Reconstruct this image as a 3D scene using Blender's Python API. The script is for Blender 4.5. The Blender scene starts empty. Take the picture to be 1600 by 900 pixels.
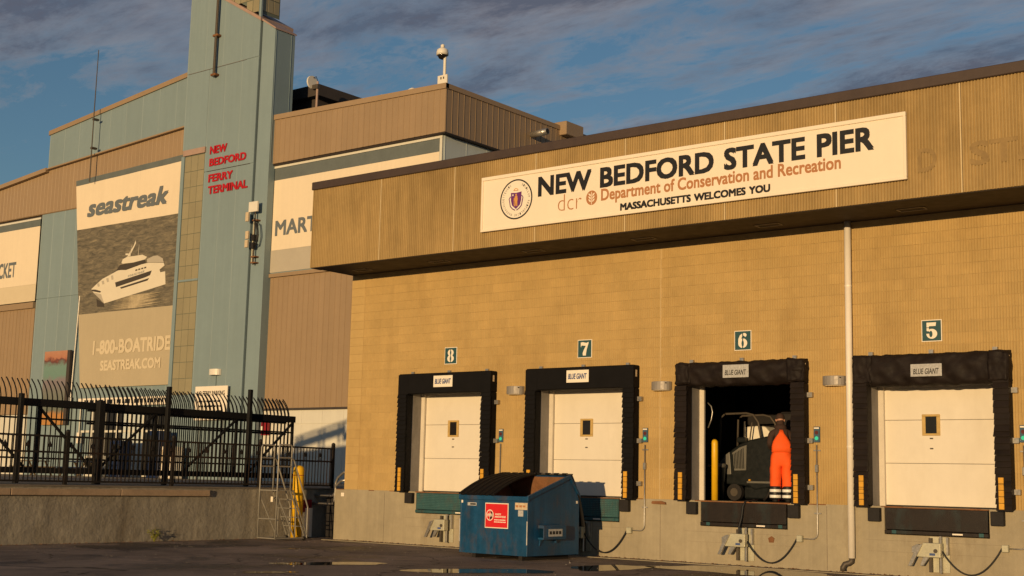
import bpy, bmesh, math, random
from mathutils import Vector, Matrix
random.seed(7)
R = math.radians
scene = bpy.context.scene
COL = scene.collection

# ------------------------------------------------------------------ camera
cam_d = bpy.data.cameras.new('camera'); cam = bpy.data.objects.new('camera', cam_d); COL.objects.link(cam)
cam_d.sensor_width = 36.0; cam_d.lens = 36.0 * 2078.0 / 1600.0
cam_d.clip_start = 0.1; cam_d.clip_end = 20000
RM = Matrix(((0.7854889, 0.07085609, 0.61480615), (0.61845225, -0.12661528, -0.77555489), (0.02289106, 0.989418, -0.143276)))
cam.matrix_world = Matrix.Translation((0, -23, 1.5)) @ RM.to_4x4()
scene.camera = cam

# ------------------------------------------------------------------ light
SUN_EL, SUN_AZ = R(4.6), R(15)           # azimuth from the wall normal (-Y) towards +X
to_sun = Vector((math.sin(SUN_AZ) * math.cos(SUN_EL), -math.cos(SUN_AZ) * math.cos(SUN_EL), math.sin(SUN_EL)))
sd = bpy.data.lights.new('sun', 'SUN'); sun = bpy.data.objects.new('sun', sd); COL.objects.link(sun)
sd.energy = 4.0; sd.angle = R(0.55); sd.color = (1.0, 0.68, 0.335)
sun.rotation_euler = to_sun.to_track_quat('Z', 'Y').to_euler()

world = bpy.data.worlds.new('World'); scene.world = world; world.use_nodes = True
def build_world():
    nt = world.node_tree; n = nt.nodes; l = nt.links; n.clear()
    out = n.new('ShaderNodeOutputWorld'); bg = n.new('ShaderNodeBackground')
    sky = n.new('ShaderNodeTexSky'); sky.sky_type = 'NISHITA'; sky.sun_disc = False
    sky.sun_elevation = SUN_EL; sky.sun_rotation = math.atan2(to_sun.x, to_sun.y)
    sky.air_density = 1.0; sky.dust_density = 0.0; sky.ozone_density = 2.6
    tc = n.new('ShaderNodeTexCoord')
    sep = n.new('ShaderNodeSeparateXYZ'); l.new(tc.outputs['Generated'], sep.inputs[0])
    zz = n.new('ShaderNodeMath'); zz.operation = 'MAXIMUM'; l.new(sep.outputs['Z'], zz.inputs[0]); zz.inputs[1].default_value = 0.0
    za = n.new('ShaderNodeMath'); za.operation = 'ADD'; l.new(zz.outputs[0], za.inputs[0]); za.inputs[1].default_value = 0.10
    def div(o):
        d = n.new('ShaderNodeMath'); d.operation = 'DIVIDE'; l.new(o, d.inputs[0]); l.new(za.outputs[0], d.inputs[1]); return d.outputs[0]
    cmb = n.new('ShaderNodeCombineXYZ'); l.new(div(sep.outputs['X']), cmb.inputs[0]); l.new(div(sep.outputs['Y']), cmb.inputs[1])
    mp = n.new('ShaderNodeMapping'); mp.inputs['Rotation'].default_value = (0, 0, R(CLOUD_ROT)); mp.inputs['Scale'].default_value = (0.5, 1.0, 1)
    mp.inputs['Location'].default_value = CLOUD_OFF
    l.new(cmb.outputs[0], mp.inputs[0])
    def noise(scale, det, rough, dist, off):
        m2 = n.new('ShaderNodeVectorMath'); m2.operation = 'ADD'; l.new(mp.outputs[0], m2.inputs[0]); m2.inputs[1].default_value = off
        t = n.new('ShaderNodeTexNoise'); t.inputs['Scale'].default_value = scale; t.inputs['Detail'].default_value = det
        t.inputs['Roughness'].default_value = rough; t.inputs['Distortion'].default_value = dist
        l.new(m2.outputs[0], t.inputs['Vector']); return t.outputs['Fac']
    def ramp(o, stops):
        r = n.new('ShaderNodeValToRGB'); l.new(o, r.inputs[0])
        while len(r.color_ramp.elements) < len(stops): r.color_ramp.elements.new(0.5)
        for e, (p, c) in zip(r.color_ramp.elements, stops): e.position = p; e.color = c
        return r.outputs[0]
    big = noise(1.1, 5, 0.55, 0.3, (0, 0, 0)); fine = noise(4.6, 12, 0.72, 0.25, (7, 3, 0))
    add = n.new('ShaderNodeMath'); add.operation = 'MULTIPLY_ADD'; l.new(fine, add.inputs[0]); add.inputs[1].default_value = 0.72; l.new(big, add.inputs[2])
    cover = ramp(add.outputs[0], [(0.785, (0, 0, 0, 1)), (0.87, (.5, .5, .5, 1)), (1.0, (.95, .95, .95, 1))])
    edge = n.new('ShaderNodeMath'); edge.operation = 'MULTIPLY_ADD'; l.new(noise(5.2, 8, 0.64, 0.3, (2.2, 9.1, 0)), edge.inputs[0]); edge.inputs[1].default_value = -.55; l.new(add.outputs[0], edge.inputs[2])
    tone = ramp(edge.outputs[0], [(0.44, (0.37, 0.335, 0.33, 1)), (0.58, (0.235, 0.225, 0.25, 1)), (0.72, (0.105, 0.115, 0.155, 1))])   # thin edges catch the light, thick banks stay grey-violet
    sk = n.new('ShaderNodeVectorMath'); sk.operation = 'SCALE'; l.new(sky.outputs[0], sk.inputs[0]); sk.inputs['Scale'].default_value = SKY_STRENGTH
    mx = n.new('ShaderNodeMix'); mx.data_type = 'RGBA'; l.new(cover, mx.inputs['Factor']); l.new(sk.outputs[0], mx.inputs['A']); l.new(tone, mx.inputs['B'])
    l.new(mx.outputs['Result'], bg.inputs[0]); bg.inputs[1].default_value = 1.0; l.new(bg.outputs[0], out.inputs[0])
SKY_STRENGTH = 0.11; CLOUD_ROT = 20; CLOUD_OFF = (3.3, 12.5, 0)
build_world()
scene.view_settings.view_transform = 'Standard'; scene.view_settings.look = 'None'
scene.view_settings.exposure = 0.0; scene.view_settings.gamma = 1.0; scene.view_settings.use_curve_mapping = False

# ------------------------------------------------------------------ materials
MATS = {}
def M(name, col, rough=0.6, var=0.12, scale=2.0, bump=0.0, bscale=40.0, metal=0.0, streak=0.0, rand=0.0, spec=0.4, dirt=None, dirt_amt=0.0, dirt_scale=1.3, dirt_lo=0.52, dirt_hi=0.7, coat=0.0):
    """surface with uneven tone, optional rain streaks, stains with a shape of their own and fine relief"""
    if name in MATS: return MATS[name]
    m = bpy.data.materials.new(name); m.use_nodes = True; MATS[name] = m
    nt = m.node_tree; n = nt.nodes; l = nt.links; b = n['Principled BSDF']
    b.inputs['Roughness'].default_value = rough; b.inputs['Metallic'].default_value = metal
    b.inputs['Specular IOR Level'].default_value = spec; b.inputs['Coat Weight'].default_value = coat
    geo = n.new('ShaderNodeNewGeometry')
    def noise(sc, det=5, vec=None, rough_=0.6):
        t = n.new('ShaderNodeTexNoise'); t.inputs['Scale'].default_value = sc; t.inputs['Detail'].default_value = det; t.inputs['Roughness'].default_value = rough_
        l.new(vec or geo.outputs['Position'], t.inputs['Vector']); return t.outputs['Fac']
    def rng(o, a, b_, lo=0.25, hi=0.75):
        r = n.new('ShaderNodeMapRange'); l.new(o, r.inputs[0]); r.inputs[1].default_value = lo; r.inputs[2].default_value = hi; r.inputs[3].default_value = a; r.inputs[4].default_value = b_; return r.outputs[0]
    def mul(a, b_):
        q = n.new('ShaderNodeMath'); q.operation = 'MULTIPLY'; l.new(a, q.inputs[0]); l.new(b_, q.inputs[1]); return q.outputs[0]
    f = rng(noise(scale), 1 - var, 1 + var)
    f = mul(f, rng(noise(scale * 9, 3), 1 - var * .5, 1 + var * .5))
    if streak:
        mp = n.new('ShaderNodeMapping'); mp.inputs['Scale'].default_value = (5.5, 5.5, 0.16); l.new(geo.outputs['Position'], mp.inputs[0])
        f = mul(f, rng(noise(1.0, 6, mp.outputs[0], 0.7), 1 - streak, 1 + streak * .5))
    if rand:
        oi = n.new('ShaderNodeObjectInfo'); f = mul(f, rng(oi.outputs['Random'], 1 - rand, 1 + rand, 0, 1)); f = mul(f, rng(geo.outputs['Random Per Island'], 1 - rand, 1 + rand, 0, 1))
    hv = n.new('ShaderNodeVectorMath'); hv.operation = 'SCALE'; hv.inputs[0].default_value = col[:3]; l.new(f, hv.inputs['Scale'])
    colo = hv.outputs[0]
    if dirt is not None:
        mp2 = n.new('ShaderNodeMapping'); mp2.inputs['Scale'].default_value = (1, 1, 0.45); l.new(geo.outputs['Position'], mp2.inputs[0])
        fac = rng(noise(dirt_scale, 8, mp2.outputs[0], 0.68), 0, dirt_amt, dirt_lo, dirt_hi)
        mx = n.new('ShaderNodeMix'); mx.data_type = 'RGBA'; l.new(fac, mx.inputs['Factor']); l.new(colo, mx.inputs['A']); mx.inputs['B'].default_value = (*dirt[:3], 1); colo = mx.outputs['Result']
    l.new(colo, b.inputs['Base Color'])
    rr = rng(noise(scale * 4, 4), max(0.02, rough - .08), min(1, rough + .1)); l.new(rr, b.inputs['Roughness'])
    if bump:
        bp = n.new('ShaderNodeBump'); bp.inputs['Strength'].default_value = bump; bp.inputs['Distance'].default_value = 0.02
        l.new(noise(bscale, 6), bp.inputs['Height']); l.new(bp.outputs[0], b.inputs['Normal'])
    return m

M('block', (0.455, 0.315, 0.132), 0.9, .08, 1.2, .35, 60, rand=.045, streak=.07, spec=.15, dirt=(.27, .17, .065), dirt_amt=.40, dirt_scale=.9)
M('mortar', (0.46, 0.325, 0.15), 0.95, .15, 3, .3, 60, spec=.2)
M('fascia', (0.41, 0.285, 0.125), 0.85, .10, .8, .25, 90, streak=.22, rand=.03, spec=.15, dirt=(.13, .08, .03), dirt_amt=.62, dirt_scale=.55, dirt_lo=.47, dirt_hi=.78)
M('caulk', (0.60, 0.47, 0.27), 0.8, .1)
M('coping', (0.060, 0.040, 0.033), 0.55, .12, 1.5, streak=.1)
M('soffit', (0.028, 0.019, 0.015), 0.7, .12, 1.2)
M('foundation', (0.335, 0.29, 0.205), 0.85, .14, .7, .3, 50, streak=.16, spec=.25, dirt=(.13, .085, .045), dirt_amt=.65, dirt_scale=1.1, dirt_lo=.56, dirt_hi=.78)
M('rust_edge', (0.19, 0.085, 0.035), 0.9, .3, 4)
M('seal_foam', (0.006, 0.0055, 0.006), 0.75, .25, 4, .15, 60, spec=.15)
M('seal_worn', (0.013, 0.0085, 0.007), 0.65, .3, 5, .2, 60, spec=.2)
M('seal_yellow', (0.62, 0.32, 0.03), 0.6, .15, 8)
M('door_white', (0.72, 0.66, 0.56), 0.38, .03, .8, .05, 6, spec=.4, streak=.03, dirt=(.50, .44, .34), dirt_amt=.30, dirt_scale=1.0, dirt_lo=.52, dirt_hi=.75)
M('track_white', (0.62, 0.56, 0.47), 0.5, .08, 3)
M('jamb', (0.25, 0.235, 0.22), 0.8, .15, 3, .15, 60, streak=.2, dirt=(.14, .12, .10), dirt_amt=.6, dirt_scale=2.5)
M('wood_frame', (0.50, 0.34, 0.12), 0.6, .15, 8)
M('dark_glass', (0.015, 0.012, 0.010), 0.08, .1, 2, spec=.5)
M('leveler_stud', (0.075, 0.17, 0.17), 0.5, .2, 6)
M('leveler_teal', (0.026, 0.085, 0.095), 0.55, .2, 5, .2, 70, metal=.15, dirt=(.10, .05, .025), dirt_amt=.7, dirt_scale=3)
M('leveler_dark', (0.016, 0.011, 0.009), 0.5, .25, 5, .2, 70, metal=.2, dirt=(.03, .06, .065), dirt_amt=.5, dirt_scale=2.2)
M('rubber', (0.014, 0.012, 0.012), 0.75, .3, 8, .2, 60)
M('galv', (0.42, 0.40, 0.37), 0.38, .15, 6, metal=.75)
M('galv_pale', (0.50, 0.48, 0.36), 0.45, .12, 6, metal=.35)
M('pvc', (0.78, 0.72, 0.64), 0.42, .05, 1.5, streak=.06)
M('iron', (0.09, 0.075, 0.06), 0.6, .2, 6, metal=.4)
M('light_housing', (0.30, 0.27, 0.24), 0.5, .08, 4, metal=.2)
M('sign_teal', (0.022, 0.075, 0.085), 0.5, .05, 4)
M('sign_white', (0.80, 0.73, 0.62), 0.5, .03, 2)
M('sign_panel', (0.82, 0.72, 0.58), 0.42, .02, .8, streak=.02)
M('ink_black', (0.012, 0.012, 0.013), 0.5, .05)
M('ink_blue', (0.05, 0.085, 0.22), 0.5, .05)
M('ink_copper', (0.42, 0.185, 0.075), 0.5, .05)
M('ink_purple', (0.13, 0.025, 0.16), 0.5, .05)
M('ink_gold', (0.62, 0.30, 0.08), 0.5, .05)
M('control_blue', (0.05, 0.10, 0.15), 0.4, .05)
m = M('lamp_green', (0.03, 0.4, 0.25), 0.4, .02); m.node_tree.nodes['Principled BSDF'].inputs['Emission Color'].default_value = (.05, .9, .5, 1); m.node_tree.nodes['Principled BSDF'].inputs['Emission Strength'].default_value = .3
M('lamp_off', (0.10, 0.02, 0.02), 0.4)
M('cable', (0.012, 0.012, 0.012), 0.5)
M('dumpster', (0.007, 0.062, 0.15), 0.42, .2, 2.5, .12, 14, streak=.35, dirt=(.085, .05, .03), dirt_amt=.75, dirt_scale=2.6, dirt_lo=.53, dirt_hi=.74, spec=.45)
M('dumpster_in', (0.26, 0.12, 0.055), 0.85, .3, 4, .15, 40, dirt=(.16, .14, .08), dirt_amt=.7, dirt_scale=3)
M('dumpster_edge', (0.50, 0.50, 0.50), 0.5, .2, 9)
M('lid', (0.006, 0.0055, 0.006), 0.6, .15, 3, spec=.2)
M('sign_red', (0.62, 0.018, 0.022), 0.42, .05)
M('sticker', (0.55, 0.44, 0.30), 0.6, .25, 30)
M('sticker_grey', (0.40, 0.40, 0.40), 0.6, .25, 30)
M('tan_metal', (0.305, 0.215, 0.130), 0.5, .04, .4, streak=.05, rand=.035, spec=.35)
M('blue_metal', (0.205, 0.275, 0.30), 0.5, .04, .35, streak=.07, rand=.03, spec=.35)
M('pale_blue', (0.50, 0.55, 0.54), 0.55, .05, .5, streak=.06)
M('base_white', (0.62, 0.60, 0.52), 0.6, .05, .6, streak=.06)
M('roof_dark', (0.05, 0.04, 0.035), 0.8, .15)
M('roof_grey', (0.20, 0.18, 0.17), 0.8, .1)
M('flash', (0.36, 0.25, 0.20), 0.5, .1)
M('fibre_pane', (0.27, 0.24, 0.15), 0.45, .06, 1.2, rand=.06)
M('mullion', (0.12, 0.14, 0.11), 0.6, .1)
M('banner', (0.74, 0.63, 0.47), 0.7, .03, .6, .05, 20, streak=.04)
M('banner_tan', (0.43, 0.365, 0.25), 0.7, .03, .6, streak=.04)
M('banner_grey', (0.115, 0.135, 0.135), 0.7, .12, 1.2)
M('banner_shade', (0.42, 0.38, 0.31), 0.7, .05, .6)
M('print_slate', (0.125, 0.145, 0.16), 0.7, .04)
M('print_cream', (0.60, 0.51, 0.36), 0.7, .03)
M('print_boat', (0.66, 0.60, 0.48), 0.7, .03)
M('print_dark', (0.055, 0.045, 0.035), 0.7, .1)
M('print_glint', (0.40, 0.33, 0.215), 0.7, .3, 3)
M('letter_red', (0.42, 0.010, 0.014), 0.45, .05)
M('steel_black', (0.004, 0.0038, 0.004), 0.7, .2, 4)
M('steel_rusty', (0.009, 0.0065, 0.0055), 0.65, .3, 5, dirt=(.05, .022, .01), dirt_amt=.6, dirt_scale=3)
M('seawall', (0.30, 0.275, 0.225), 0.95, .18, 1.1, .9, 9, streak=.22, spec=.15, dirt=(.10, .075, .045), dirt_amt=.55, dirt_scale=.8)
M('deck', (0.17, 0.145, 0.115), 0.9, .15, 1.5, .3, 30)
M('timber', (0.36, 0.26, 0.17), 0.85, .2, 3, .25, 30)
M('safety_yellow', (0.72, 0.42, 0.012), 0.42, .08, 3, dirt=(.35, .17, .02), dirt_amt=.5, dirt_scale=3)
M('ladder_grey', (0.30, 0.285, 0.25), 0.5, .15, 6, metal=.35)
M('camera_white', (0.70, 0.66, 0.58), 0.4, .04)
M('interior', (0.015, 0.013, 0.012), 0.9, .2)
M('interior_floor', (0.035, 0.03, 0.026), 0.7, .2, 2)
M('machine', (0.008, 0.010, 0.0105), 0.38, .1, 3)
M('machine_pale', (0.13, 0.125, 0.11), 0.45, .08)
M('machine_white', (0.72, 0.68, 0.58), 0.45, .05)
M('machine_red', (0.25, 0.012, 0.02), 0.4)
M('chrome', (0.5, 0.48, 0.44), 0.2, .05, 4, metal=.9)
M('orange_cloth', (0.85, 0.105, 0.012), 0.75, .08, 6, .25, 25)
M('hoodie', (0.045, 0.024, 0.018), 0.85, .15, 6, .2, 30)
M('skin', (0.42, 0.22, 0.15), 0.55, .05)
M('reflective', (0.78, 0.78, 0.76), 0.35, .04)
M('leaf_green', (0.24, 0.25, 0.03), 0.55, .3, 12)
M('leaf_dead', (0.16, 0.07, 0.025), 0.8, .35, 12)
M('pebble', (0.42, 0.38, 0.32), 0.8, .3, 12)
M('blue_machine', (0.008, 0.018, 0.06), 0.4, .05)
M('table_wood', (0.14, 0.10, 0.055), 0.8, .2, 6)

def asphalt():
    m = bpy.data.materials.new('asphalt'); m.use_nodes = True; MATS['asphalt'] = m
    nt = m.node_tree; n = nt.nodes; l = nt.links; b = n['Principled BSDF']
    geo = n.new('ShaderNodeNewGeometry')
    def noise(sc, det=6, ro=.6):
        t = n.new('ShaderNodeTexNoise'); t.inputs['Scale'].default_value = sc; t.inputs['Detail'].default_value = det; t.inputs['Roughness'].default_value = ro
        l.new(geo.outputs['Position'], t.inputs['Vector']); return t.outputs['Fac']
    def ramp(o, stops):
        r = n.new('ShaderNodeValToRGB'); l.new(o, r.inputs[0])
        while len(r.color_ramp.elements) < len(stops): r.color_ramp.elements.new(.5)
        for e, (p, c) in zip(r.color_ramp.elements, stops): e.position = p; e.color = (c, c, c, 1) if not isinstance(c, tuple) else (*c, 1)
        return r.outputs[0]
    def mixc(kind, fac, a, bb):
        x = n.new('ShaderNodeMix'); x.data_type = 'RGBA'; x.blend_type = kind
        if isinstance(fac, float): x.inputs['Factor'].default_value = fac
        else: l.new(fac, x.inputs['Factor'])
        l.new(a, x.inputs['A']); l.new(bb, x.inputs['B']); return x.outputs['Result']
    base = ramp(noise(70, 4, .7), [(.3, (.13, .10, .082)), (.7, (.34, .265, .215))])
    tone = ramp(noise(.55, 7, .62), [(.34, .62), (.66, 1.25)])
    wet = ramp(noise(.42, 9, .66), [(.53, 0.0), (.575, 1.0)])
    c = mixc('MULTIPLY', 1.0, base, tone)
    wob = n.new('ShaderNodeTexNoise'); wob.inputs['Scale'].default_value = 1.6; wob.inputs['Detail'].default_value = 6; l.new(geo.outputs['Position'], wob.inputs['Vector'])
    wv = n.new('ShaderNodeVectorMath'); wv.operation = 'MULTIPLY_ADD'; l.new(wob.outputs['Color'], wv.inputs[0]); wv.inputs[1].default_value = (.9, .9, 0); l.new(geo.outputs['Position'], wv.inputs[2])
    vo = n.new('ShaderNodeTexVoronoi'); vo.feature = 'DISTANCE_TO_EDGE'; vo.inputs['Scale'].default_value = .34; l.new(wv.outputs[0], vo.inputs['Vector'])
    c = mixc('MULTIPLY', 1.0, c, ramp(vo.outputs['Distance'], [(0.0, .25), (.012, 1.0)]))
    wetc = mixc('MULTIPLY', 1.0, c, ramp(wet, [(0, 1.0), (1, .30)]))
    l.new(wetc, b.inputs['Base Color'])
    l.new(ramp(wet, [(0, .88), (1, .42)]), b.inputs['Roughness'])
    b.inputs['Specular IOR Level'].default_value = .3
    bp = n.new('ShaderNodeBump'); bp.inputs['Strength'].default_value = .8; bp.inputs['Distance'].default_value = .03
    l.new(noise(90, 5, .7), bp.inputs['Height']); l.new(bp.outputs[0], b.inputs['Normal'])
asphalt()
def water_mat():
    m = bpy.data.materials.new('puddle_water'); m.use_nodes = True; MATS['puddle_water'] = m
    b = m.node_tree.nodes['Principled BSDF']; b.inputs['Base Color'].default_value = (.012, .010, .008, 1); b.inputs['Roughness'].default_value = .015
    b.inputs['IOR'].default_value = 1.33
water_mat()
def sea_print():
    m = bpy.data.materials.new('print_sea'); m.use_nodes = True; MATS['print_sea'] = m
    nt = m.node_tree; n = nt.nodes; l = nt.links; b = n['Principled BSDF']; b.inputs['Roughness'].default_value = .7
    geo = n.new('ShaderNodeNewGeometry'); mp = n.new('ShaderNodeMapping'); mp.inputs['Scale'].default_value = (1.3, 1, 5.5); l.new(geo.outputs['Position'], mp.inputs[0])
    t = n.new('ShaderNodeTexNoise'); t.inputs['Scale'].default_value = 1.1; t.inputs['Detail'].default_value = 7; t.inputs['Roughness'].default_value = .68; t.inputs['Distortion'].default_value = .7
    l.new(mp.outputs[0], t.inputs['Vector'])
    r = n.new('ShaderNodeValToRGB'); l.new(t.outputs['Fac'], r.inputs[0])
    st = [(.30, (.055, .05, .038, 1)), (.50, (.135, .118, .085, 1)), (.62, (.20, .17, .115, 1)), (.74, (.33, .27, .175, 1))]
    while len(r.color_ramp.elements) < 4: r.color_ramp.elements.new(.5)
    for e, (p, c) in zip(r.color_ramp.elements, st): e.position = p; e.color = c
    l.new(r.outputs[0], b.inputs['Base Color'])
sea_print()
def mural_mat():
    m = bpy.data.materials.new('mural_paint'); m.use_nodes = True; MATS['mural_paint'] = m
    nt = m.node_tree; n = nt.nodes; l = nt.links; b = n['Principled BSDF']; b.inputs['Roughness'].default_value = .6
    geo = n.new('ShaderNodeNewGeometry'); sep = n.new('ShaderNodeSeparateXYZ'); l.new(geo.outputs['Position'], sep.inputs[0])
    t = n.new('ShaderNodeTexNoise'); t.inputs['Scale'].default_value = 2.6; t.inputs['Detail'].default_value = 6; t.inputs['Roughness'].default_value = .7; l.new(geo.outputs['Position'], t.inputs['Vector'])
    a = n.new('ShaderNodeMath'); a.operation = 'MULTIPLY_ADD'; l.new(t.outputs['Fac'], a.inputs[0]); a.inputs[1].default_value = .9; l.new(sep.outputs['Z'], a.inputs[2])
    mr = n.new('ShaderNodeMapRange'); l.new(a.outputs[0], mr.inputs[0]); mr.inputs[1].default_value = 4.4; mr.inputs[2].default_value = 8.8
    r = n.new('ShaderNodeValToRGB'); l.new(mr.outputs[0], r.inputs[0])
    st = [(0, (.45, .22, .06, 1)), (.16, (.42, .20, .06, 1)), (.22, (.13, .15, .12, 1)), (.42, (.16, .17, .15, 1)), (.60, (.20, .17, .19, 1)), (.66, (.14, .24, .21, 1)), (.80, (.15, .25, .22, 1)), (.86, (.12, .035, .03, 1)), (.90, (.40, .17, .10, 1)), (1, (.42, .22, .14, 1))]
    while len(r.color_ramp.elements) < len(st): r.color_ramp.elements.new(.5)
    for e, (p, c) in zip(r.color_ramp.elements, st): e.position = p; e.color = c
    l.new(r.outputs[0], b.inputs['Base Color'])
mural_mat()

FOLD = bpy.data.textures.new('cloth_folds', 'CLOUDS'); FOLD.noise_scale = .16; FOLD.noise_depth = 1
def crumple(o, strength, levels=4):
    s = o.modifiers.new('sub', 'SUBSURF'); s.subdivision_type = 'SIMPLE'; s.levels = levels; s.render_levels = levels
    d = o.modifiers.new('folds', 'DISPLACE'); d.texture = FOLD; d.texture_coords = 'GLOBAL'; d.strength = strength; d.mid_level = .5
    for p in o.data.polygons: p.use_smooth = True
# ------------------------------------------------------------------ mesh helpers
class MB:
    def __init__(s): s.v = []; s.f = []
    def add(s, v, f):
        o = len(s.v); s.v += [tuple(p) for p in v]; s.f += [tuple(i + o for i in q) for q in f]; return s
    def box(s, x0, x1, y0, y1, z0, z1):
        v = [(x0, y0, z0), (x1, y0, z0), (x1, y1, z0), (x0, y1, z0), (x0, y0, z1), (x1, y0, z1), (x1, y1, z1), (x0, y1, z1)]
        return s.add(v, [(3, 2, 1, 0), (4, 5, 6, 7), (0, 1, 5, 4), (1, 2, 6, 5), (2, 3, 7, 6), (3, 0, 4, 7)])
    def rbox(s, x0, x1, y0, y1, z0, z1, c=.01):
        """box with chamfered edges on all sides"""
        xs = (x0, x0 + c, x1 - c, x1); ys = (y0, y0 + c, y1 - c, y1); zs = (z0, z0 + c, z1 - c, z1)
        bm = bmesh.new()
        bmesh.ops.create_cube(bm, size=1)
        for v in bm.verts: v.co = Vector(((x0 + x1) / 2 + v.co.x * (x1 - x0), (y0 + y1) / 2 + v.co.y * (y1 - y0), (z0 + z1) / 2 + v.co.z * (z1 - z0)))
        bmesh.ops.bevel(bm, geom=bm.edges[:], offset=c, segments=1, affect='EDGES')
        bm.verts.index_update(); s.add([v.co[:] for v in bm.verts], [[v.index for v in f.verts] for f in bm.faces]); bm.free(); return s
    def prism(s, poly, fn, a, b):
        """poly: 2D outline; fn(u, w, t) gives the point; extruded from t=a to t=b"""
        k = len(poly); v = [fn(u, w, a) for u, w in poly] + [fn(u, w, b) for u, w in poly]
        f = [tuple(range(k))[::-1], tuple(range(k, 2 * k))] + [(i, (i + 1) % k, k + (i + 1) % k, k + i) for i in range(k)]
        return s.add(v, f)
    def tube(s, pts, r, n=8, cap=True):
        pts = [Vector(p) for p in pts]; rs = r if isinstance(r, (list, tuple)) else [r] * len(pts)
        o = len(s.v); prev = None
        for i, p in enumerate(pts):
            d = (pts[min(i + 1, len(pts) - 1)] - pts[max(i - 1, 0)]).normalized()
            if prev is None:
                a = Vector((0, 0, 1)) if abs(d.z) < .9 else Vector((1, 0, 0)); u = d.cross(a).normalized()
            else: u = (prev - d * prev.dot(d)).normalized()
            prev = u; w = d.cross(u)
            for k in range(n):
                t = 2 * math.pi * (k + .5) / n; s.v.append(tuple(p + (u * math.cos(t) + w * math.sin(t)) * rs[i]))
        for i in range(len(pts) - 1):
            for k in range(n):
                a = o + i * n + k; b = o + i * n + (k + 1) % n; s.f.append((a, b, b + n, a + n))
        if cap:
            s.f.append(tuple(o + k for k in range(n))[::-1]); q = o + (len(pts) - 1) * n; s.f.append(tuple(q + k for k in range(n)))
        return s
    def lathe(s, prof, c, n=16):
        o = len(s.v)
        for r, z in prof:
            for k in range(n): t = 2 * math.pi * k / n; s.v.append((c[0] + r * math.cos(t), c[1] + r * math.sin(t), c[2] + z))
        for i in range(len(prof) - 1):
            for k in range(n):
                a = o + i * n + k; b = o + i * n + (k + 1) % n; s.f.append((a, b, b + n, a + n))
        s.f.append(tuple(o + k for k in range(n))[::-1]); q = o + (len(prof) - 1) * n; s.f.append(tuple(q + k for k in range(n)))
        return s
    def poly(s, pts): return s.add(pts, [tuple(range(len(pts)))])
    def flat(s, xz, y, th=.004):
        """outline in the X-Z plane facing -Y, with real thickness"""
        return s.prism(xz, lambda u, w, t: (u, t, w), y, y - th)
    def mesh(s, name):
        me = bpy.data.meshes.new(name); me.from_pydata(s.v, [], s.f)
        bm = bmesh.new(); bm.from_mesh(me); bmesh.ops.recalc_face_normals(bm, faces=bm.faces[:]); bm.to_mesh(me); bm.free()
        return me
    def build(s, name, mat, parent=None, smooth=False, loc=None, bevel=0):
        return obj(name, s.mesh(name), mat, parent, smooth, loc, bevel)
def obj(name, me, mat, parent=None, smooth=False, loc=None, bevel=0):
    if mat is not None and not me.materials: me.materials.append(MATS[mat])
    o = bpy.data.objects.new(name, me); COL.objects.link(o)
    if parent is not None: o.parent = parent
    if loc is not None: o.location = loc
    if smooth:
        for p in me.polygons: p.use_smooth = True
    if bevel:
        b = o.modifiers.new('bevel', 'BEVEL'); b.width = bevel; b.segments = 2; b.limit_method = 'ANGLE'
    return o
def tag(o, label=None, cat=None, group=None, kind=None):
    if label: o['label'] = label
    if cat: o['category'] = cat
    if group: o['group'] = group
    if kind: o['kind'] = kind
    return o
def thing(name, label, cat, loc=(0, 0, 0), rz=0, group=None):
    e = bpy.data.objects.new(name, None); e.empty_display_size = .2; COL.objects.link(e); e.location = loc; e.rotation_euler = (0, 0, rz)
    return tag(e, label, cat, group)
def instance(src, parent=None, loc=None, scale=None):
    c = src.copy(); COL.objects.link(c); c.parent = parent
    if loc is not None: c.location = loc
    if scale is not None: c.scale = scale
    return c
def text_mb(s, x0, x1, z0, z1, y=0, bold=0.0, shear=0.0, th=.004, space=1.0, keep=False):
    """lettering fitted to a rectangle in the X-Z plane, facing -Y"""
    cu = bpy.data.curves.new('t', 'FONT'); cu.body = s; cu.size = 1; cu.offset = min(bold, 0.0); cu.shear = shear; cu.space_character = space; cu.resolution_u = 3; cu.fill_mode = 'FRONT'
    cu.extrude = 0
    o = bpy.data.objects.new('t', cu); me = bpy.data.meshes.new_from_object(o)
    vs = [v.co.copy() for v in me.vertices]; fs = [tuple(p.vertices) for p in me.polygons]
    mnx = min(v.x for v in vs); mxx = max(v.x for v in vs); mny = min(v.y for v in vs); mxy = max(v.y for v in vs)
    sx = (x1 - x0) / (mxx - mnx); sz = (z1 - z0) / (mxy - mny)
    h = max(bold, 0.0) * .8
    mnx -= h; mxx += h; mny -= h; mxy += h
    sx = (x1 - x0) / (mxx - mnx); sz = (z1 - z0) / (mxy - mny)
    edges = set()
    for f in fs:
        for i in range(len(f)): edges.add((f[i], f[(i + 1) % len(f)]))
    b = MB(); n_ = len(vs)
    shifts = [(0, 0)] if h == 0 else [(-h, -h), (h, -h), (-h, h), (h, h), (0, 0)]
    for q, (dx, dz) in enumerate(shifts):          # stroke weight: copies set side by side, each a hair prouder
        t_ = th + q * .00015
        V = [(x0 + (v.x + dx - mnx) * sx, y - t_, z0 + (v.y + dz - mny) * sz) for v in vs]
        F = list(fs) + [(a, a + n_, c + n_, c) for (a, c) in edges if (c, a) not in edges]
        b.add(V + [(p[0], y, p[2]) for p in V], F)
    bpy.data.objects.remove(o); bpy.data.curves.remove(cu); bpy.data.meshes.remove(me)
    return b
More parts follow.
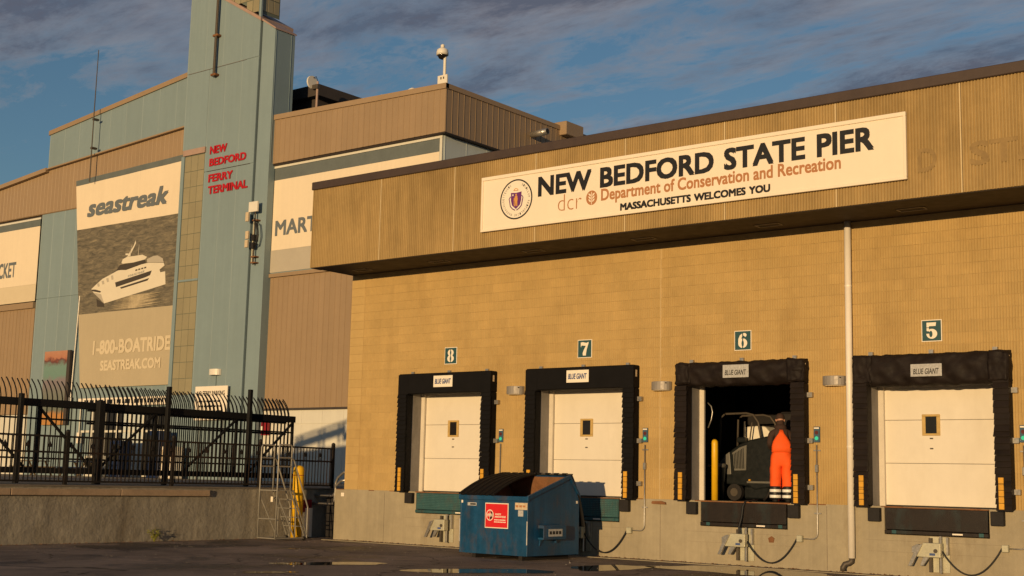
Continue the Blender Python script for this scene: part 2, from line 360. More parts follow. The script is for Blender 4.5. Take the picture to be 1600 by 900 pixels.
def ellipse(cx, cz, rx, rz, n=24, a0=0, a1=360):
    return [(cx + rx * math.cos(R(a0 + (a1 - a0) * k / n)), cz + rz * math.sin(R(a0 + (a1 - a0) * k / n))) for k in range(n + (a1 - a0 < 360))]
def stencil(num, cx, z0, y, parent):
    """broad stencil numerals: white strokes with the counters and stencil breaks laid over them in the plate's colour"""
    W, T = [], []
    if num == 8:
        W = [ellipse(cx, z0 + .080, .098, .082), ellipse(cx, z0 + .215, .088, .075)]
        T = [ellipse(cx, z0 + .078, .024, .056), ellipse(cx, z0 + .216, .022, .050), [(cx - .011, z0 - .004), (cx + .011, z0 - .004), (cx + .011, z0 + .294), (cx - .011, z0 + .294)]]
    elif num == 6:
        W = [ellipse(cx, z0 + .092, .098, .093), [(cx - .098, z0 + .09), (cx - .094, z0 + .18), (cx - .06, z0 + .25), (cx, z0 + .288), (cx + .055, z0 + .288), (cx + .085, z0 + .262), (cx + .08, z0 + .225), (cx + .05, z0 + .212), (cx + .03, z0 + .24), (cx - .005, z0 + .235), (cx - .03, z0 + .19), (cx - .03, z0 + .09)]]
        T = [ellipse(cx, z0 + .085, .026, .062), [(cx - .011, z0 - .004), (cx + .011, z0 - .004), (cx + .011, z0 + .292), (cx - .011, z0 + .292)]]
    elif num == 7:
        W = [[(cx - .10, z0 + .185), (cx - .085, z0 + .185), (cx - .07, z0 + .215), (cx + .03, z0 + .205), (cx - .02, z0 + .12), (cx - .05, z0 + .05), (cx - .04, z0), (cx + .035, z0), (cx + .04, z0 + .05), (cx + .055, z0 + .13), (cx + .10, z0 + .26), (cx + .10, z0 + .288), (cx + .05, z0 + .268), (cx, z0 + .275), (cx - .05, z0 + .288), (cx - .085, z0 + .28), (cx - .10, z0 + .288)]]
        T = [[(cx - .11, z0 + .198), (cx + .02, z0 + .19), (cx + .02, z0 + .204), (cx - .06, z0 + .216)]]
    else:
        W = [ellipse(cx + .004, z0 + .088, .098, .088), [(cx - .088, z0 + .29), (cx + .085, z0 + .29), (cx + .075, z0 + .225), (cx - .045, z0 + .225), (cx - .045, z0 + .14), (cx - .088, z0 + .14)]]
        T = [ellipse(cx - .012, z0 + .085, .030, .058), [(cx - .105, z0 + .092), (cx - .02, z0 + .092), (cx - .045, z0 + .136), (cx - .105, z0 + .136)], [(cx - .10, z0 + .192), (cx + .11, z0 + .192), (cx + .11, z0 + .204), (cx - .10, z0 + .204)]]
    for k, p in enumerate(W): MB().flat(p, y, .002 + k * .0002).build('digit', 'sign_white', parent)
    for k, p in enumerate(T): MB().flat(p, y - .0023, .001 + k * .0002).build('stencil_gap', 'sign_teal', parent)
def words(s, x0, x1, z0, z1, y, mat, parent, **kw):
    def ext(t):
        cu = bpy.data.curves.new('t', 'FONT'); cu.body = t; cu.size = 1; o = bpy.data.objects.new('t', cu); me = bpy.data.meshes.new_from_object(o)
        xs = [v.co.x for v in me.vertices]; r = max(xs) - min(xs); bpy.data.objects.remove(o); bpy.data.curves.remove(cu); bpy.data.meshes.remove(me); return r
    ws = s.split(' '); k = (x1 - x0) / ext(s)
    for i, w in enumerate(ws):
        e = ext(' '.join(ws[:i + 1])); a = e - ext(w)
        text_mb(w, x0 + a * k, x0 + e * k, z0, z1, y, **kw).build('word', mat, parent)
def lettering(s, x0, x1, z0, z1, y, mat, parent, name='lettering', **kw):
    return text_mb(s, x0, x1, z0, z1, y, **kw).build(name, mat, parent)
def disc(cx, cz, r, y, th=.004, n=40, rz=None):
    return MB().flat([(cx + r * math.cos(2 * math.pi * k / n), cz + (rz or r) * math.sin(2 * math.pi * k / n)) for k in range(n)], y, th)
def ring(cx, cz, r0, r1, y, th=.004, n=48):
    b = MB(); v = []; f = []
    for k in range(n):
        c, s_ = math.cos(2 * math.pi * k / n), math.sin(2 * math.pi * k / n)
        v += [(cx + r0 * c, y - th, cz + r0 * s_), (cx + r1 * c, y - th, cz + r1 * s_), (cx + r1 * c, y, cz + r1 * s_), (cx + r0 * c, y, cz + r0 * s_)]
    for k in range(n):
        a = 4 * k; e = 4 * ((k + 1) % n)
        for i in range(4): f.append((a + i, a + (i + 1) % 4, e + (i + 1) % 4, e + i))
    return b.add(v, f)


# ------------------------------------------------------------------ ground
g = MB().add([(-3000, -3000, 0), (3000, -3000, 0), (3000, 3000, 0), (-3000, 3000, 0)], [(0, 1, 2, 3)]).build('ground', 'asphalt')
tag(g, kind='structure')
def blob(cx, cy, rx, ry, rot, seed, n=40, rough=.28):
    rnd = random.Random(seed); ph = [rnd.uniform(0, 6.28) for _ in range(6)]; am = [rnd.uniform(.3, 1) for _ in range(6)]
    pts = []
    for k in range(n):
        t = 2 * math.pi * k / n; r = 1 + rough * sum(am[i] * math.sin((i + 2) * t + ph[i]) / (i + 1.3) for i in range(6))
        x, y = rx * r * math.cos(t), ry * r * math.sin(t)
        pts.append((cx + x * math.cos(rot) - y * math.sin(rot), cy + x * math.sin(rot) + y * math.cos(rot)))
    return pts
for i, (cx, cy, rx, ry, rot) in enumerate([(-11.6, -1.5, 1.7, .95, .1), (-13.55, -2.9, .55, 1.0, -.15), (-14.3, -5.6, 1.25, .55, .95), (-17.0, -6.4, .95, .42, 1.0),
                                           (-16.0, -8.75, .42, .2, .9), (-20.95, -3.9, .28, .07, .6), (-9.0, -1.3, .8, .5, .2)]):
    b = MB().prism(blob(cx, cy, rx, ry, rot, 11 + i), lambda u, w, t: (u, w, t), .001, .005)
    tag(b.build('puddle', 'puddle_water'), kind='structure')

# ------------------------------------------------------------------ dock building
DOCKS = {8: -19.965, 7: -16.215, 6: -12.46, 5: -8.71}
XL, XR, BACK = -23.25, -1.0, 11.0
FL, CH, ROWS = 1.2, 0.2032, 25
WTOP = FL + ROWS * CH                                   # 6.28
OPEN_W, OPEN_TOP = 1.165, FL + 12 * CH
dock = thing('dock_building', 'tan ribbed-block loading dock building with dark roof edge and numbered doors', 'building', (-13, 0, 0))
dock.location = (0, 0, 0)
# concrete foundation with a pit under every door
PITS = [(c - .93, c + .93) for c in sorted(DOCKS.values())]
b = MB(); x = -23.55
for a, e in PITS + [(XR, XR)]:
    b.box(x, a, -.012, .8, -.3, FL)
    if e > a: b.box(a, e, -.012, .8, -.3, .71); b.box(a, e, .14, .8, .71, FL)
    x = e
fnd = b.build('foundation', 'foundation', dock)
b = MB(); x = -23.5
while x < -4:
    ln = random.uniform(.15, .5); b.box(x, x + ln, -.016, -.010, FL - random.uniform(.008, .022), FL + .004); x += ln + random.uniform(.1, 1.2)
b.build('rust_line', 'rust_edge', fnd)
b = MB()
for xx in (-21.9, -18.05, -14.32, -10.75, -6.9): b.box(xx, xx + .012, -.0145, -.0118, .02, FL - .03)
for a, e in PITS: b.box(a - .35, e + .35, -.0135, -.0118, .602, .606); b.box(a - .3, e + .25, -.0135, -.0118, .406, .409)
M('formwork', (0.20, 0.165, 0.12), .9, .3, 3); b.build('formwork_line', 'formwork', fnd)
# mortar backing with openings
b = MB(); x = XL
for c in sorted(DOCKS.values()):
    b.box(x, c - OPEN_W, -.002, .36, FL, OPEN_TOP); x = c + OPEN_W
b.box(x, XR, -.002, .36, FL, OPEN_TOP); b.box(XL, XR, -.002, .36, OPEN_TOP, WTOP + .25)
wall = b.build('block_wall', 'mortar', dock)
def ribbed_block(L, n, H=.1978):
    """split-rib masonry unit: n vertical ribs across its face"""
    prof = []; p = L / n
    for k in range(n):
        x0 = -L / 2 + k * p
        prof += [(x0, -.003), (x0 + p * .22, -.016), (x0 + p * .74, -.016)]
    prof += [(L / 2, -.003), (L / 2, .02), (-L / 2, .02)]
    return MB().prism(prof, lambda u, w, t: (u, w, t), -H / 2, H / 2).mesh('block')
BLK = {}
def block_mesh(L):
    n = max(1, round(L / .0508))
    if n not in BLK: BLK[n] = ribbed_block(n * .0508 - .005, n); BLK[n].materials.append(MATS['block'])
    return BLK[n], (L - .005) / (n * .0508 - .005)
cells = []
for r in range(ROWS):
    z = FL + (r + .5) * CH
    cuts = [XL + .47]
    if r < 12:
        for c in sorted(DOCKS.values()): cuts += [c - OPEN_W, c + OPEN_W]
    cuts += [-14.345, -14.335] if r >= 12 else []
    cuts = sorted(cuts + ([-14.345, -14.335] if r < 12 else [])) + [XR]
    if r < 12: pass
    segs = []; i = 0
    cuts = sorted(set(cuts))
    for i in range(len(cuts) - 1):
        a, e = cuts[i], cuts[i + 1]
        mid = (a + e) / 2
        if e - a < .02: continue
        if r < 12 and any(abs(mid - c) < OPEN_W - .01 for c in DOCKS.values()): continue
        segs.append((a, e))
    for a, e in segs:
        k0 = math.floor((a - XL) / .4064) - 1; off = .2032 if r % 2 else 0
        k = k0
        while True:
            s0 = XL + k * .4064 + off; s1 = s0 + .4064; k += 1
            if s0 >= e - .03: break
            q0, q1 = max(s0, a), min(s1, e)
            if q1 - q0 > .05: cells.append(((q0 + q1) / 2, z, q1 - q0))
cells.sort(key=lambda c: c[0] ** 2 + 23 ** 2 + (c[1] - 1.5) ** 2)
vis = [c for c in cells]
def covered(c):          # behind a seal pad or head: not in view
    return any(abs(c[0] - d) < 1.38 - .2 and c[1] < 3.85 for d in DOCKS.values())
parts = [c for c in vis if not covered(c)][:300]; pset = set(parts); rest = [c for c in cells if c not in pset]
for x, z, L in parts:
    bm_, sc_ = block_mesh(L); o = bpy.data.objects.new('block', bm_); COL.objects.link(o); o.parent = wall
    o.location = (x, random.uniform(-.0018, .0018), z); o.scale = (sc_, 1, 1)
b = MB()
for x, z, L in rest:
    bm_, s = block_mesh(L); dy = random.uniform(-.0018, .0018); b.add([(x + v.co.x * s, v.co.y + dy, z + v.co.z) for v in bm_.vertices], [tuple(p.vertices) for p in bm_.polygons])
tag(obj('far_blocks', b.mesh('far_blocks'), 'block', wall), kind='stuff')
b = MB()
for r in range(ROWS): b.rbox(XL + .004, XL + .462, -.013, .02, FL + r * CH + .003, FL + (r + 1) * CH - .003, .003)
tag(b.build('corner_blocks', 'block', wall), kind='stuff')
MB().box(-14.345, -14.335, -.010, .02, FL, WTOP).build('control_joint', 'caulk', wall)
# overhanging fascia
FY, FZ0, FZ1 = -1.4, 6.41, 8.32
fas = MB().box(XL, XR, FY + .03, FY + .30, FZ0, FZ1).build('fascia', 'caulk', dock)
PW = 2.235
prof = []; nr = 40; W = PW - .03; p = W / nr
for k in range(nr):
    x0 = k * p; prof += [(x0, 0), (x0 + p * .22, -.024), (x0 + p * .66, -.024), (x0 + p * .88, 0)]
prof += [(W, 0), (W, .028), (0, .028)]
PMESH = MB().prism(prof, lambda u, w, t: (u, w, t), FZ0 + .004, FZ1 - .004).mesh('panel'); PMESH.materials.append(MATS['fascia'])
for k in range(10):
    o = bpy.data.objects.new('panel', PMESH); COL.objects.link(o); o.parent = fas; o.location = (XL + .015 + k * PW, FY, 0)
for k in range(1, 9): MB().box(XL + k * PW - .010, XL + k * PW + .010, FY - .022, FY + .03, FZ0 + .004, FZ1 - .004).build('joint', 'caulk', fas)
MB().box(XL - .015, XL + .012, FY - .03, FY + .32, FZ0, FZ1).build('end_trim', 'fascia', fas)
# shadow outlines left by old letters
b = text_mb('STATE', -7.46, -5.35, 6.84, 7.25, FY - .0242, bold=.03, th=.0004)
M('ghost', (0.27, 0.18, 0.075), 0.9, .2, 6); b.build('ghost_lettering', 'ghost', fas)
b = text_mb('D', -8.35, -8.02, 6.84, 7.25, FY - .0242, bold=.02, th=.0004); b.build('ghost_lettering', 'ghost', fas)
b = MB().rbox(XL - .04, XR, FY - .07, FY + .35, FZ1 - .02, FZ1 + .17, .012); cap = b.build('roof_edge', 'coping', dock)
MB().box(XL, XR, FY + .3, BACK, FZ1 - .3, FZ1 - .05).build('roof', 'roof_dark', dock)
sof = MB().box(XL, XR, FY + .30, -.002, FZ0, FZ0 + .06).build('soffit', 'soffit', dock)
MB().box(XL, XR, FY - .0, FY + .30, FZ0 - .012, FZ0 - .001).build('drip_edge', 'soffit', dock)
for xx in (-22.35, -19.9, -17.2, -14.4, -11.6, -8.8):
    b = MB(); 
    for (a0, a1, c0, c1) in ((-.25, .25, -.12, -.10), (-.25, .25, .10, .12), (-.25, -.23, -.12, .12), (.23, .25, -.12, .12)): b.box(xx + a0, xx + a1, -.58 + c0, -.58 + c1, FZ0 - .012, FZ0 - .002)
    b.build('recessed_light', 'light_housing', sof)
MB().box(-23.5, -8, -.46, -.38, -.05, .012).build('apron_edge', 'foundation', dock)
# inside
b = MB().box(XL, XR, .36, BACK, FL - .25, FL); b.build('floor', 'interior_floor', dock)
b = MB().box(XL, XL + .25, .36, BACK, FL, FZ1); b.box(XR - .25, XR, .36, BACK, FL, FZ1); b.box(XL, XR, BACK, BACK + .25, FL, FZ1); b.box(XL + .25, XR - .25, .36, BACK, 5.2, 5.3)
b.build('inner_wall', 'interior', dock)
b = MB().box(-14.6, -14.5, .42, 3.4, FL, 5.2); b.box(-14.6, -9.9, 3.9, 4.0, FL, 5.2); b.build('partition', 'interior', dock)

# ------------------------------------------------------------------ doors, seals, levelers, restraints
NEARBY = {8: 'left end of the wall, behind the blue dumpster', 7: 'right of the blue dumpster', 6: 'where the worker in orange stands', 5: 'right of the white downpipe'}
def pleat_pad(x0, x1, z0, z1, mat, name, parent, worn, seed):
    """foam side pad covered in overlapping fabric pleats"""
    rnd = random.Random(seed)
    base = MB().rbox(x0, x1, -.225, -.0, z0, z1, .03).build(name, mat, parent)
    n = 22; h = (z1 - z0) / n
    for k in range(n):
        z = z0 + k * h; d = (rnd.uniform(-.006, .022) if worn else rnd.uniform(-.004, .010)); t = rnd.uniform(-.012, .012) if worn else rnd.uniform(-.006, .006)
        prof = [(-.224, z), (-.262 - d, z - .006 + t), (-.264 - d, z + .008 + t), (-.240, z + h * .98), (-.224, z + h * .98)]
        MB().prism(prof, lambda u, w, t_: (t_, u, w), x0 - .004 + rnd.uniform(-.012, .002), x1 + .004 + rnd.uniform(-.002, .012)).build('pleat', mat, base)
    return base
WORD = {8: 'eight', 7: 'seven', 6: 'six', 5: 'five'}
for num, c in DOCKS.items():
    nw = WORD[num]
    worn = num in (5, 6); sm = 'seal_worn' if worn else 'seal_foam'
    s = thing('dock_seal', {8: 'black padded dock seal around the far left door, behind the dumpster', 7: 'black padded dock seal around the door just right of the dumpster', 6: 'worn brown-black dock seal around the open doorway with the worker', 5: 'worn brown-black dock seal with torn corners right of the downpipe'}[num], 'dock seal', (c, 0, FL), group='dock seals')
    s.location = (0, 0, 0)
    L, Rr = c - 1.385, c + 1.385
    zt = 3.9
    for side, (a, e) in enumerate(((L, L + .25), (Rr - .25, Rr))):
        pad = pleat_pad(a, e, FL - .01, 3.44, sm, 'side_pad', s, worn, num * 2 + side)
        yx = a + .10 if side == 0 else e - .20
        b = MB()
        for k in range(5): b.box(yx, yx + .085, -.285, -.262, FL + .01 + k * .107, FL + .01 + k * .107 + .098)
        b.build('yellow_marker', 'seal_yellow', pad)
    hz = 3.43 if num != 5 else 3.33
    if worn:
        # sagging fabric-covered head pad with lumpy corners
        bm = bmesh.new(); bmesh.ops.create_grid(bm, x_segments=40, y_segments=12, size=1)
        rnd = random.Random(num)
        vs = []; nx, nz = 44, 14; b = MB(); ph = [rnd.uniform(0, 6) for _ in range(6)]
        for j in range(nz + 1):
            t = j / nz * math.pi
            for i in range(nx + 1):
                u = i / nx; x = L + (Rr - L) * u
                lump = .012 * math.sin(u * 23 + ph[0] + j) + .014 * math.sin(u * 41 + ph[1] - j * .7) + (.03 if (u < .07 or u > .93) else 0) * math.sin(j * 1.7 + ph[2])
                yy = -.03 - (.22 + lump) * math.sin(t) ** .5; zz = (hz + zt) / 2 + math.cos(t) * (zt - hz) / 2 * (1 + .0) - .02 * math.sin(u * math.pi) * (1 if t > 1.6 else .3)
                b.v.append((x, yy, zz))
        for j in range(nz):
            for i in range(nx):
                a = j * (nx + 1) + i; b.f.append((a, a + 1, a + nx + 2, a + nx + 1))
        b.f.append(tuple(j * (nx + 1) for j in range(nz + 1))); b.f.append(tuple(j * (nx + 1) + nx for j in range(nz + 1))[::-1])
        bm.free(); head = b.build('head_pad', sm, s, smooth=True)
        MB().rbox(L - .012, L + .34, -.275, -.01, hz + .02, zt - .02, .035).build('corner_cover', sm, s)
        MB().rbox(Rr - .34, Rr + .012, -.275, -.01, hz + .02, zt - .015, .035).build('corner_cover', sm, s)
        for o_ in [q for q in bpy.data.objects if q.parent == s and q.name.startswith('corner_cover')]: crumple(o_, .065)
        crumple(head, .045, 1)
    else:
        head = MB().rbox(L, Rr, -.25, 0, hz, zt, .02).build('head_pad', sm, s)
        MB().rbox(L - .004, L + .31, -.258, -.24, hz - .01, zt - .02, .006).build('corner_cover', sm, s); MB().rbox(Rr - .31, Rr + .004, -.258, -.24, hz - .01, zt - .02, .006).build('corner_cover', sm, s)
    if worn:
        nb = MB().rbox(c - .29, c + .27, -.292, -.276, hz + (.13 if num == 6 else .14), hz + (.38 if num == 6 else .36), .004).build('name_plate', 'sticker_grey', s)
        lettering('BLUE GIANT', c - .24, c + .22, hz + .18, hz + .28, -.2925, 'ink_black', nb, bold=.01, shear=.2)
    else:
        nb = MB().rbox(c - .285, c + .285, -.268, -.256, 3.57, 3.83, .003).build('name_plate', 'sign_white', s)
        lettering('BLUE GIANT', c - .24, c + .24, 3.64, 3.76, -.2685, 'ink_blue', nb, bold=.03, shear=.25)
    for zz in (3.21, 2.36, 1.5):
        MB().box(Rr, Rr + .10, -.10, -.014, zz - .045, zz + .045).build('bracket', 'galv', s)
    for xx in (c - 1.12, c, c + 1.12):
        MB().box(xx - .04, xx + .04, -.07, -.014, zt - .005, zt + .06).build('bracket', 'galv', s)
    MB().rbox(Rr + .001, Rr + .008, -.17, -.12, 3.66, 3.80, .002).build('corner_tab', 'sticker', s)
    # jambs of the opening (part of the building)
    jb = MB().box(c - OPEN_W, c - OPEN_W + .02, .002, .36, FL, OPEN_TOP); jb.box(c + OPEN_W - .02, c + OPEN_W, .002, .36, FL, OPEN_TOP); jb.box(c - OPEN_W + .02, c + OPEN_W - .02, .002, .36, OPEN_TOP - .02, OPEN_TOP)
    jb.build('door_jamb', 'jamb', dock)
    # overhead door
    d = thing('overhead_door', f'{"open overhead door raised, only its track showing beside the worker" if num == 6 else "closed cream sectional door below the number " + nw}', 'door', (c, .37, FL), group='loading doors')
    d.location = (0, 0, 0)
    MB().rbox(c - OPEN_W + .01, c - OPEN_W + .12, .30, .36, FL, OPEN_TOP - .03, .006).build('track', 'track_white', d)
    MB().rbox(c + OPEN_W - .12, c + OPEN_W - .01, .30, .36, FL, OPEN_TOP - .03, .006).build('track', 'track_white', d)
    if num != 6:
        zs = [FL + .02, 1.97, 2.745, 3.52]
        for k in range(3):
            pn = MB().rbox(c - OPEN_W + .05, c + OPEN_W - .05, .375, .43, zs[k] + .003, zs[k + 1] - .003, .006).build('door_panel', 'door_white', d)
            if k == 1:
                b = MB(); wx = c - .19
                for (a0, a1, z0, z1) in ((-.165, .165, .15, .19), (-.165, .165, -.19, -.15), (-.165, -.10, -.15, .15), (.10, .165, -.15, .15)): b.rbox(wx + a0, wx + a1, .355, .376, 2.655 + z0 - .0, 2.655 + z1, .006)
                fr = b.build('window_frame', 'wood_frame', pn)
                MB().box(wx - .105, wx + .105, .366, .3735, 2.655 - .155, 2.655 + .155).build('window_pane', 'dark_glass', pn)
                for zz in (2.415, 2.235): MB().box(wx - .03, wx + .03, .368, .3755, zz - .012, zz + .012).build('latch', 'iron', pn)
        MB().box(c - OPEN_W + .05, c + OPEN_W - .05, .372, .43, FL + .002, FL + .02).build('bottom_gasket', 'rubber', d)
    # rubber bumpers
    for sx in (-1, 1):
        bx0 = c + sx * 1.09; bmp = MB().rbox(bx0 - .11, bx0 + .11, -.125, -.012, .93, 1.17, .008)
        tag(bmp.build('dock_bumper', 'rubber'), f'black rubber bumper at the {"left" if sx < 0 else "right"} end of the leveler under door {nw}', 'bumper', 'rubber dock bumpers')
    # leveler
    lv = thing('dock_leveler', {8: 'teal steel dock leveler lip under door 8', 7: 'teal and rust dock leveler under door 7, half behind the dumpster', 6: 'dark steel dock leveler below the worker with a hose over it', 5: 'dark steel dock leveler below the rightmost closed door'}[num], 'dock leveler', group='dock levelers')
    lm = 'leveler_teal' if num in (8, 7) else 'leveler_dark'
    plate = MB().rbox(c - .91, c + .91, -.03, .02, .80, 1.175, .006).build('lip_plate', lm, lv)
    b = MB()
    for i in range(46):
        for j in range(9): 
            xx = c - .88 + i * .0385; zz = .83 + j * .037; b.box(xx, xx + .016, -.0345, -.030, zz, zz + .012)
    tag(b.build('tread_studs', 'leveler_stud' if num > 6 else lm, plate), kind='stuff')
    MB().rbox(c - .92, c + .92, -.05, .10, .725, .79, .006).build('toe_beam', lm, lv)
    MB().box(c - .92, c + .92, -.02, .13, 1.178, 1.196).build('deck_edge', 'rust_edge', lv)
    for xx in (c - .78, c + .76): MB().box(xx, xx + .08, -.06, -.048, .73, .79).build('lug', 'leveler_teal', lv)
    MB().box(c + .30, c + .48, -.054, -.0505, .745, .77).build('maker_label', 'sign_white', lv)
    # vehicle restraint on its rail
    if True:
        rr = thing('vehicle_restraint', {8: 'galvanized truck hook on its rail below door 8, left of the dumpster', 7: 'truck hook on its rail in the shade behind the dumpster', 6: 'galvanized truck hook on its rail below the open dock', 5: 'galvanized truck hook on its rail at the right edge'}[num], 'vehicle restraint', group='vehicle restraints')
        q = c + .10
        MB().box(q - .20, q + .14, -.035, -.013, .10, .70).build('back_plate', 'galv_pale', rr)
        b = MB().box(q - .20, q - .15, -.11, -.035, .10, .68); b.box(q - .02, q + .02, -.11, -.035, .10, .68); b.build('guide_rail', 'iron', rr)
        MB().tube([(q + .02, -.13, .09), (q + .02, -.13, .72)], .022, 8).build('post', 'galv', rr)
        MB().rbox(q + .10, q + .14, -.10, -.035, .40, .70, .004).build('side_plate', 'galv', rr)
        prof = [(q - .46, .37), (q - .46, .34), (q - .10, .34), (q + .06, .40), (q + .06, .60), (q - .22, .60), (q - .34, .50)]
        MB().prism([(q - .36, .36), (q + .06, .36), (q + .06, .60), (q - .24, .60)], lambda u, w, t: (u, t, w), -.26, -.12).build('carriage', 'galv_pale', rr, bevel=.006)
        MB().prism([(q - .50, .20), (q - .44, .20), (q - .24, .58), (q - .34, .55)], lambda u, w, t: (u, t, w), -.30, -.24).build('hook', 'galv', rr, bevel=.004)
        MB().prism([(q - .31, .21), (q - .25, .21), (q - .15, .36), (q - .25, .36)], lambda u, w, t: (u, t, w), -.24, -.18).build('hook', 'galv', rr, bevel=.004)
        MB().prism([(q - .48, .42), (q - .48, .52), (q - .38, .57), (q - .30, .55), (q - .36, .42)], lambda u, w, t: (u, t, w), -.17, -.08).build('roller_guard', 'galv', rr, bevel=.004)
        MB().box(q - .13, q - .03, -.2635, -.2605, .39, .43).build('maker_label', 'ink_blue', rr)
        MB().tube([(q - .02, -.28, .47), (q - .02, -.24, .47)], .035, 10).build('pivot', 'iron', rr)
    # number plate
    ns = thing('number_sign', f'teal square sign with white stencil number {nw} above the dock', 'sign', group='dock number signs')
    y0 = -.014
    MB().rbox(c - .178, c + .192, y0 - .012, y0, 4.105, 4.495, .002).build('border', 'sign_white', ns)
    MB().box(c - .163, c + .177, y0 - .015, y0 - .0125, 4.12, 4.48).build('face', 'sign_teal', ns)
    stencil(num, c + .007, 4.155, y0 - .0155, ns)
    # control box with conduit
    k = thing('control_box', {8: 'small signal control box right of door 8', 7: 'signal control box with green light right of door 7', 6: 'signal control box with green light right of the open dock', 5: 'signal control box cut by the right edge of the photo'}[num], 'control box', group='dock control boxes')
    kx = c + 1.545
    MB().rbox(kx - .06, kx + .06, -.045, -.014, 2.33, 2.62, .006).build('housing', 'control_blue', k)
    MB().box(kx - .05, kx + .05, -.0485, -.0455, 2.58, 2.605).build('header_label', 'sign_white', k)
    disc(kx, 2.51, .036, -.0455, .006, 16).build('red_lamp', 'lamp_off', k)
    disc(kx, 2.405, .036, -.0455, .006, 16).build('green_lamp', 'lamp_green', k)
    if num != 8:
        pts = [(kx, -.045, 2.28), (kx, -.045, .66)] + [(kx - .10 + .10 * math.cos(t), -.045, .66 - .10 * math.sin(t)) for t in (.4, .8, 1.2, 1.57)] + [(kx - .30, -.045, .56)]
        MB().tube(pts, .0115, 8).build('conduit', 'galv', k, smooth=True)
        MB().rbox(kx - .40, kx - .29, -.10, -.013, .50, .62, .008).build('junction_box', 'galv_pale', k)
        for zz in (2.18, 1.03): MB().box(kx - .07, kx + .07, -.035, -.013, zz - .012, zz + .012).build('strap', 'galv', k)
        MB().rbox(kx - .03, kx + .03, -.075, -.02, 1.78, 1.92, .006).build('pull_elbow', 'galv', k)
        a = Vector((kx - .40, -.07, .56)); e = Vector((c + .13, -.16, .50)); pts = []
        for i in range(17):
            t = i / 16; p = a.lerp(e, t); p.z -= .44 * (1 - (2 * t - 1) ** 2); p.z = max(p.z, .025); pts.append(p)
        MB().tube(pts, .014, 6).build('cable', 'cable', k, smooth=True)
    else:
        MB().tube([(kx, -.045, 2.30), (kx, -.045, 1.3)], .014, 6).build('conduit', 'galv', k)
# hose hanging over the open dock's lip
b = MB().tube([(-12.30, .25, 1.23), (-12.40, -.02, 1.215), (-12.43, -.075, 1.12), (-12.455, -.085, .9), (-12.46, -.18, .72), (-12.44, -.19, .45)], .022, 8)
tag(b.build('black_hose', 'cable', smooth=True), 'black hose hanging over the lip of the open dock', 'hose')
# wall lights between docks
for xx, txt in ((-18.02, 'left wall light, above the blue dumpster'), (-14.275, 'middle wall light, between doors 7 and 6'), (-10.545, 'right wall light, beside the white downpipe')):
    w_ = thing('wall_light', f'grey half-round {txt}', 'wall light', group='dock wall lights')
    prof = [(xx - .22, -.014)] + [(xx - .22 * math.cos(t), -.06 - .16 * math.sin(t)) for t in [i * math.pi / 10 for i in range(11)]] + [(xx + .22, -.014)]
    MB().prism(prof, lambda u, w, t: (u, w, t), 3.375, 3.545).build('housing', 'light_housing', w_, bevel=.008)
    MB().prism([(xx + (u - xx) * .88, -.03 + (w + .03) * .86) for u, w in prof], lambda u, w, t: (u, w, t), 3.366, 3.3745).build('lens', 'sign_white', w_)
    MB().tube([(xx + .17, -.19, 3.51), (xx + .17, -.16, 3.51)], .012, 6).build('photocell', 'rubber', w_)
# downpipe
dp = thing('downpipe', 'white plastic downpipe running down the block wall between docks 6 and 5', 'downpipe', (-10.23, -.1, 0)); dp.location = (0, 0, 0)
MB().tube([(-10.23, -.10, .26), (-10.23, -.10, 6.41)], .062, 16).build('pipe', 'pvc', dp, smooth=True)
for zz in (3.42, 2.25, 5.2): MB().tube([(-10.23, -.10, zz - .015), (-10.23, -.10, zz + .015)], .066, 16).build('strap', 'pvc', dp)
MB().tube([(-10.23, -.10, .26), (-10.235, -.10, .2), (-10.28, -.12, .17), (-10.34, -.15, .15), (-10.37, -.17, .09), (-10.37, -.17, .03)], .05, 12).build('spout', 'iron', dp, smooth=True)
# small fittings on the foundation
tag(MB().rbox(-23.33, -23.23, -.03, -.012, 1.03, 1.12, .004).build('notice_plate', 'sign_white'), 'tiny white plate on the concrete at the left corner of the dock', 'sign')
tag(MB().prism([(-14.50, 1.12), (-14.48, 1.16), (-14.28, 1.165), (-14.18, 1.14), (-14.17, 1.10), (-14.48, 1.105)], lambda u, w, t: (u, t, w), -.06, -.012).build('rusty_bracket', 'rust_edge'), 'rusty angle bracket on the concrete between docks 7 and 6', 'bracket')
tag(MB().prism([(-11.93, .54), (-11.86, .58), (-11.80, .54), (-11.82, .46), (-11.91, .46)], lambda u, w, t: (u, t, w), -.025, -.012).build('anchor_plate', 'rust_edge'), 'small rusted anchor plate right of the open dock restraint', 'plate')

# ------------------------------------------------------------------ big sign
sg = thing('pier_sign', 'long cream sign with black lettering and a state seal on the fascia', 'sign', (-13, -1.45, 7.3)); sg.location = (0, 0, 0)
SY = -1.475
MB().box(-17.92, -8.55, SY, FY - .036, 6.765, 7.905).build('back_panel', 'sign_panel', sg)
b = MB()
for (a0, a1, z0, z1) in ((-17.95, -8.52, 7.855, 7.93), (-17.95, -8.52, 6.74, 6.79), (-17.95, -17.90, 6.79, 7.855), (-8.57, -8.52, 6.79, 7.855)): b.rbox(a0, a1, SY - .025, SY + .03, z0, z1, .006)
b.build('frame', 'sign_panel', sg)
LY = SY - .0005
for wd, x0, x1 in (('NEW', -16.43, -15.16), ('BEDFORD', -14.86, -12.30), ('STATE', -11.92, -10.55)): pass
words('NEW BEDFORD STATE PIER', -16.43, -9.10, 7.34, 7.765, LY, 'ink_black', sg, bold=.042)
lettering('Department of Conservation and Recreation', -14.84, -9.72, 7.005, 7.325, LY, 'ink_copper', sg, bold=.028)
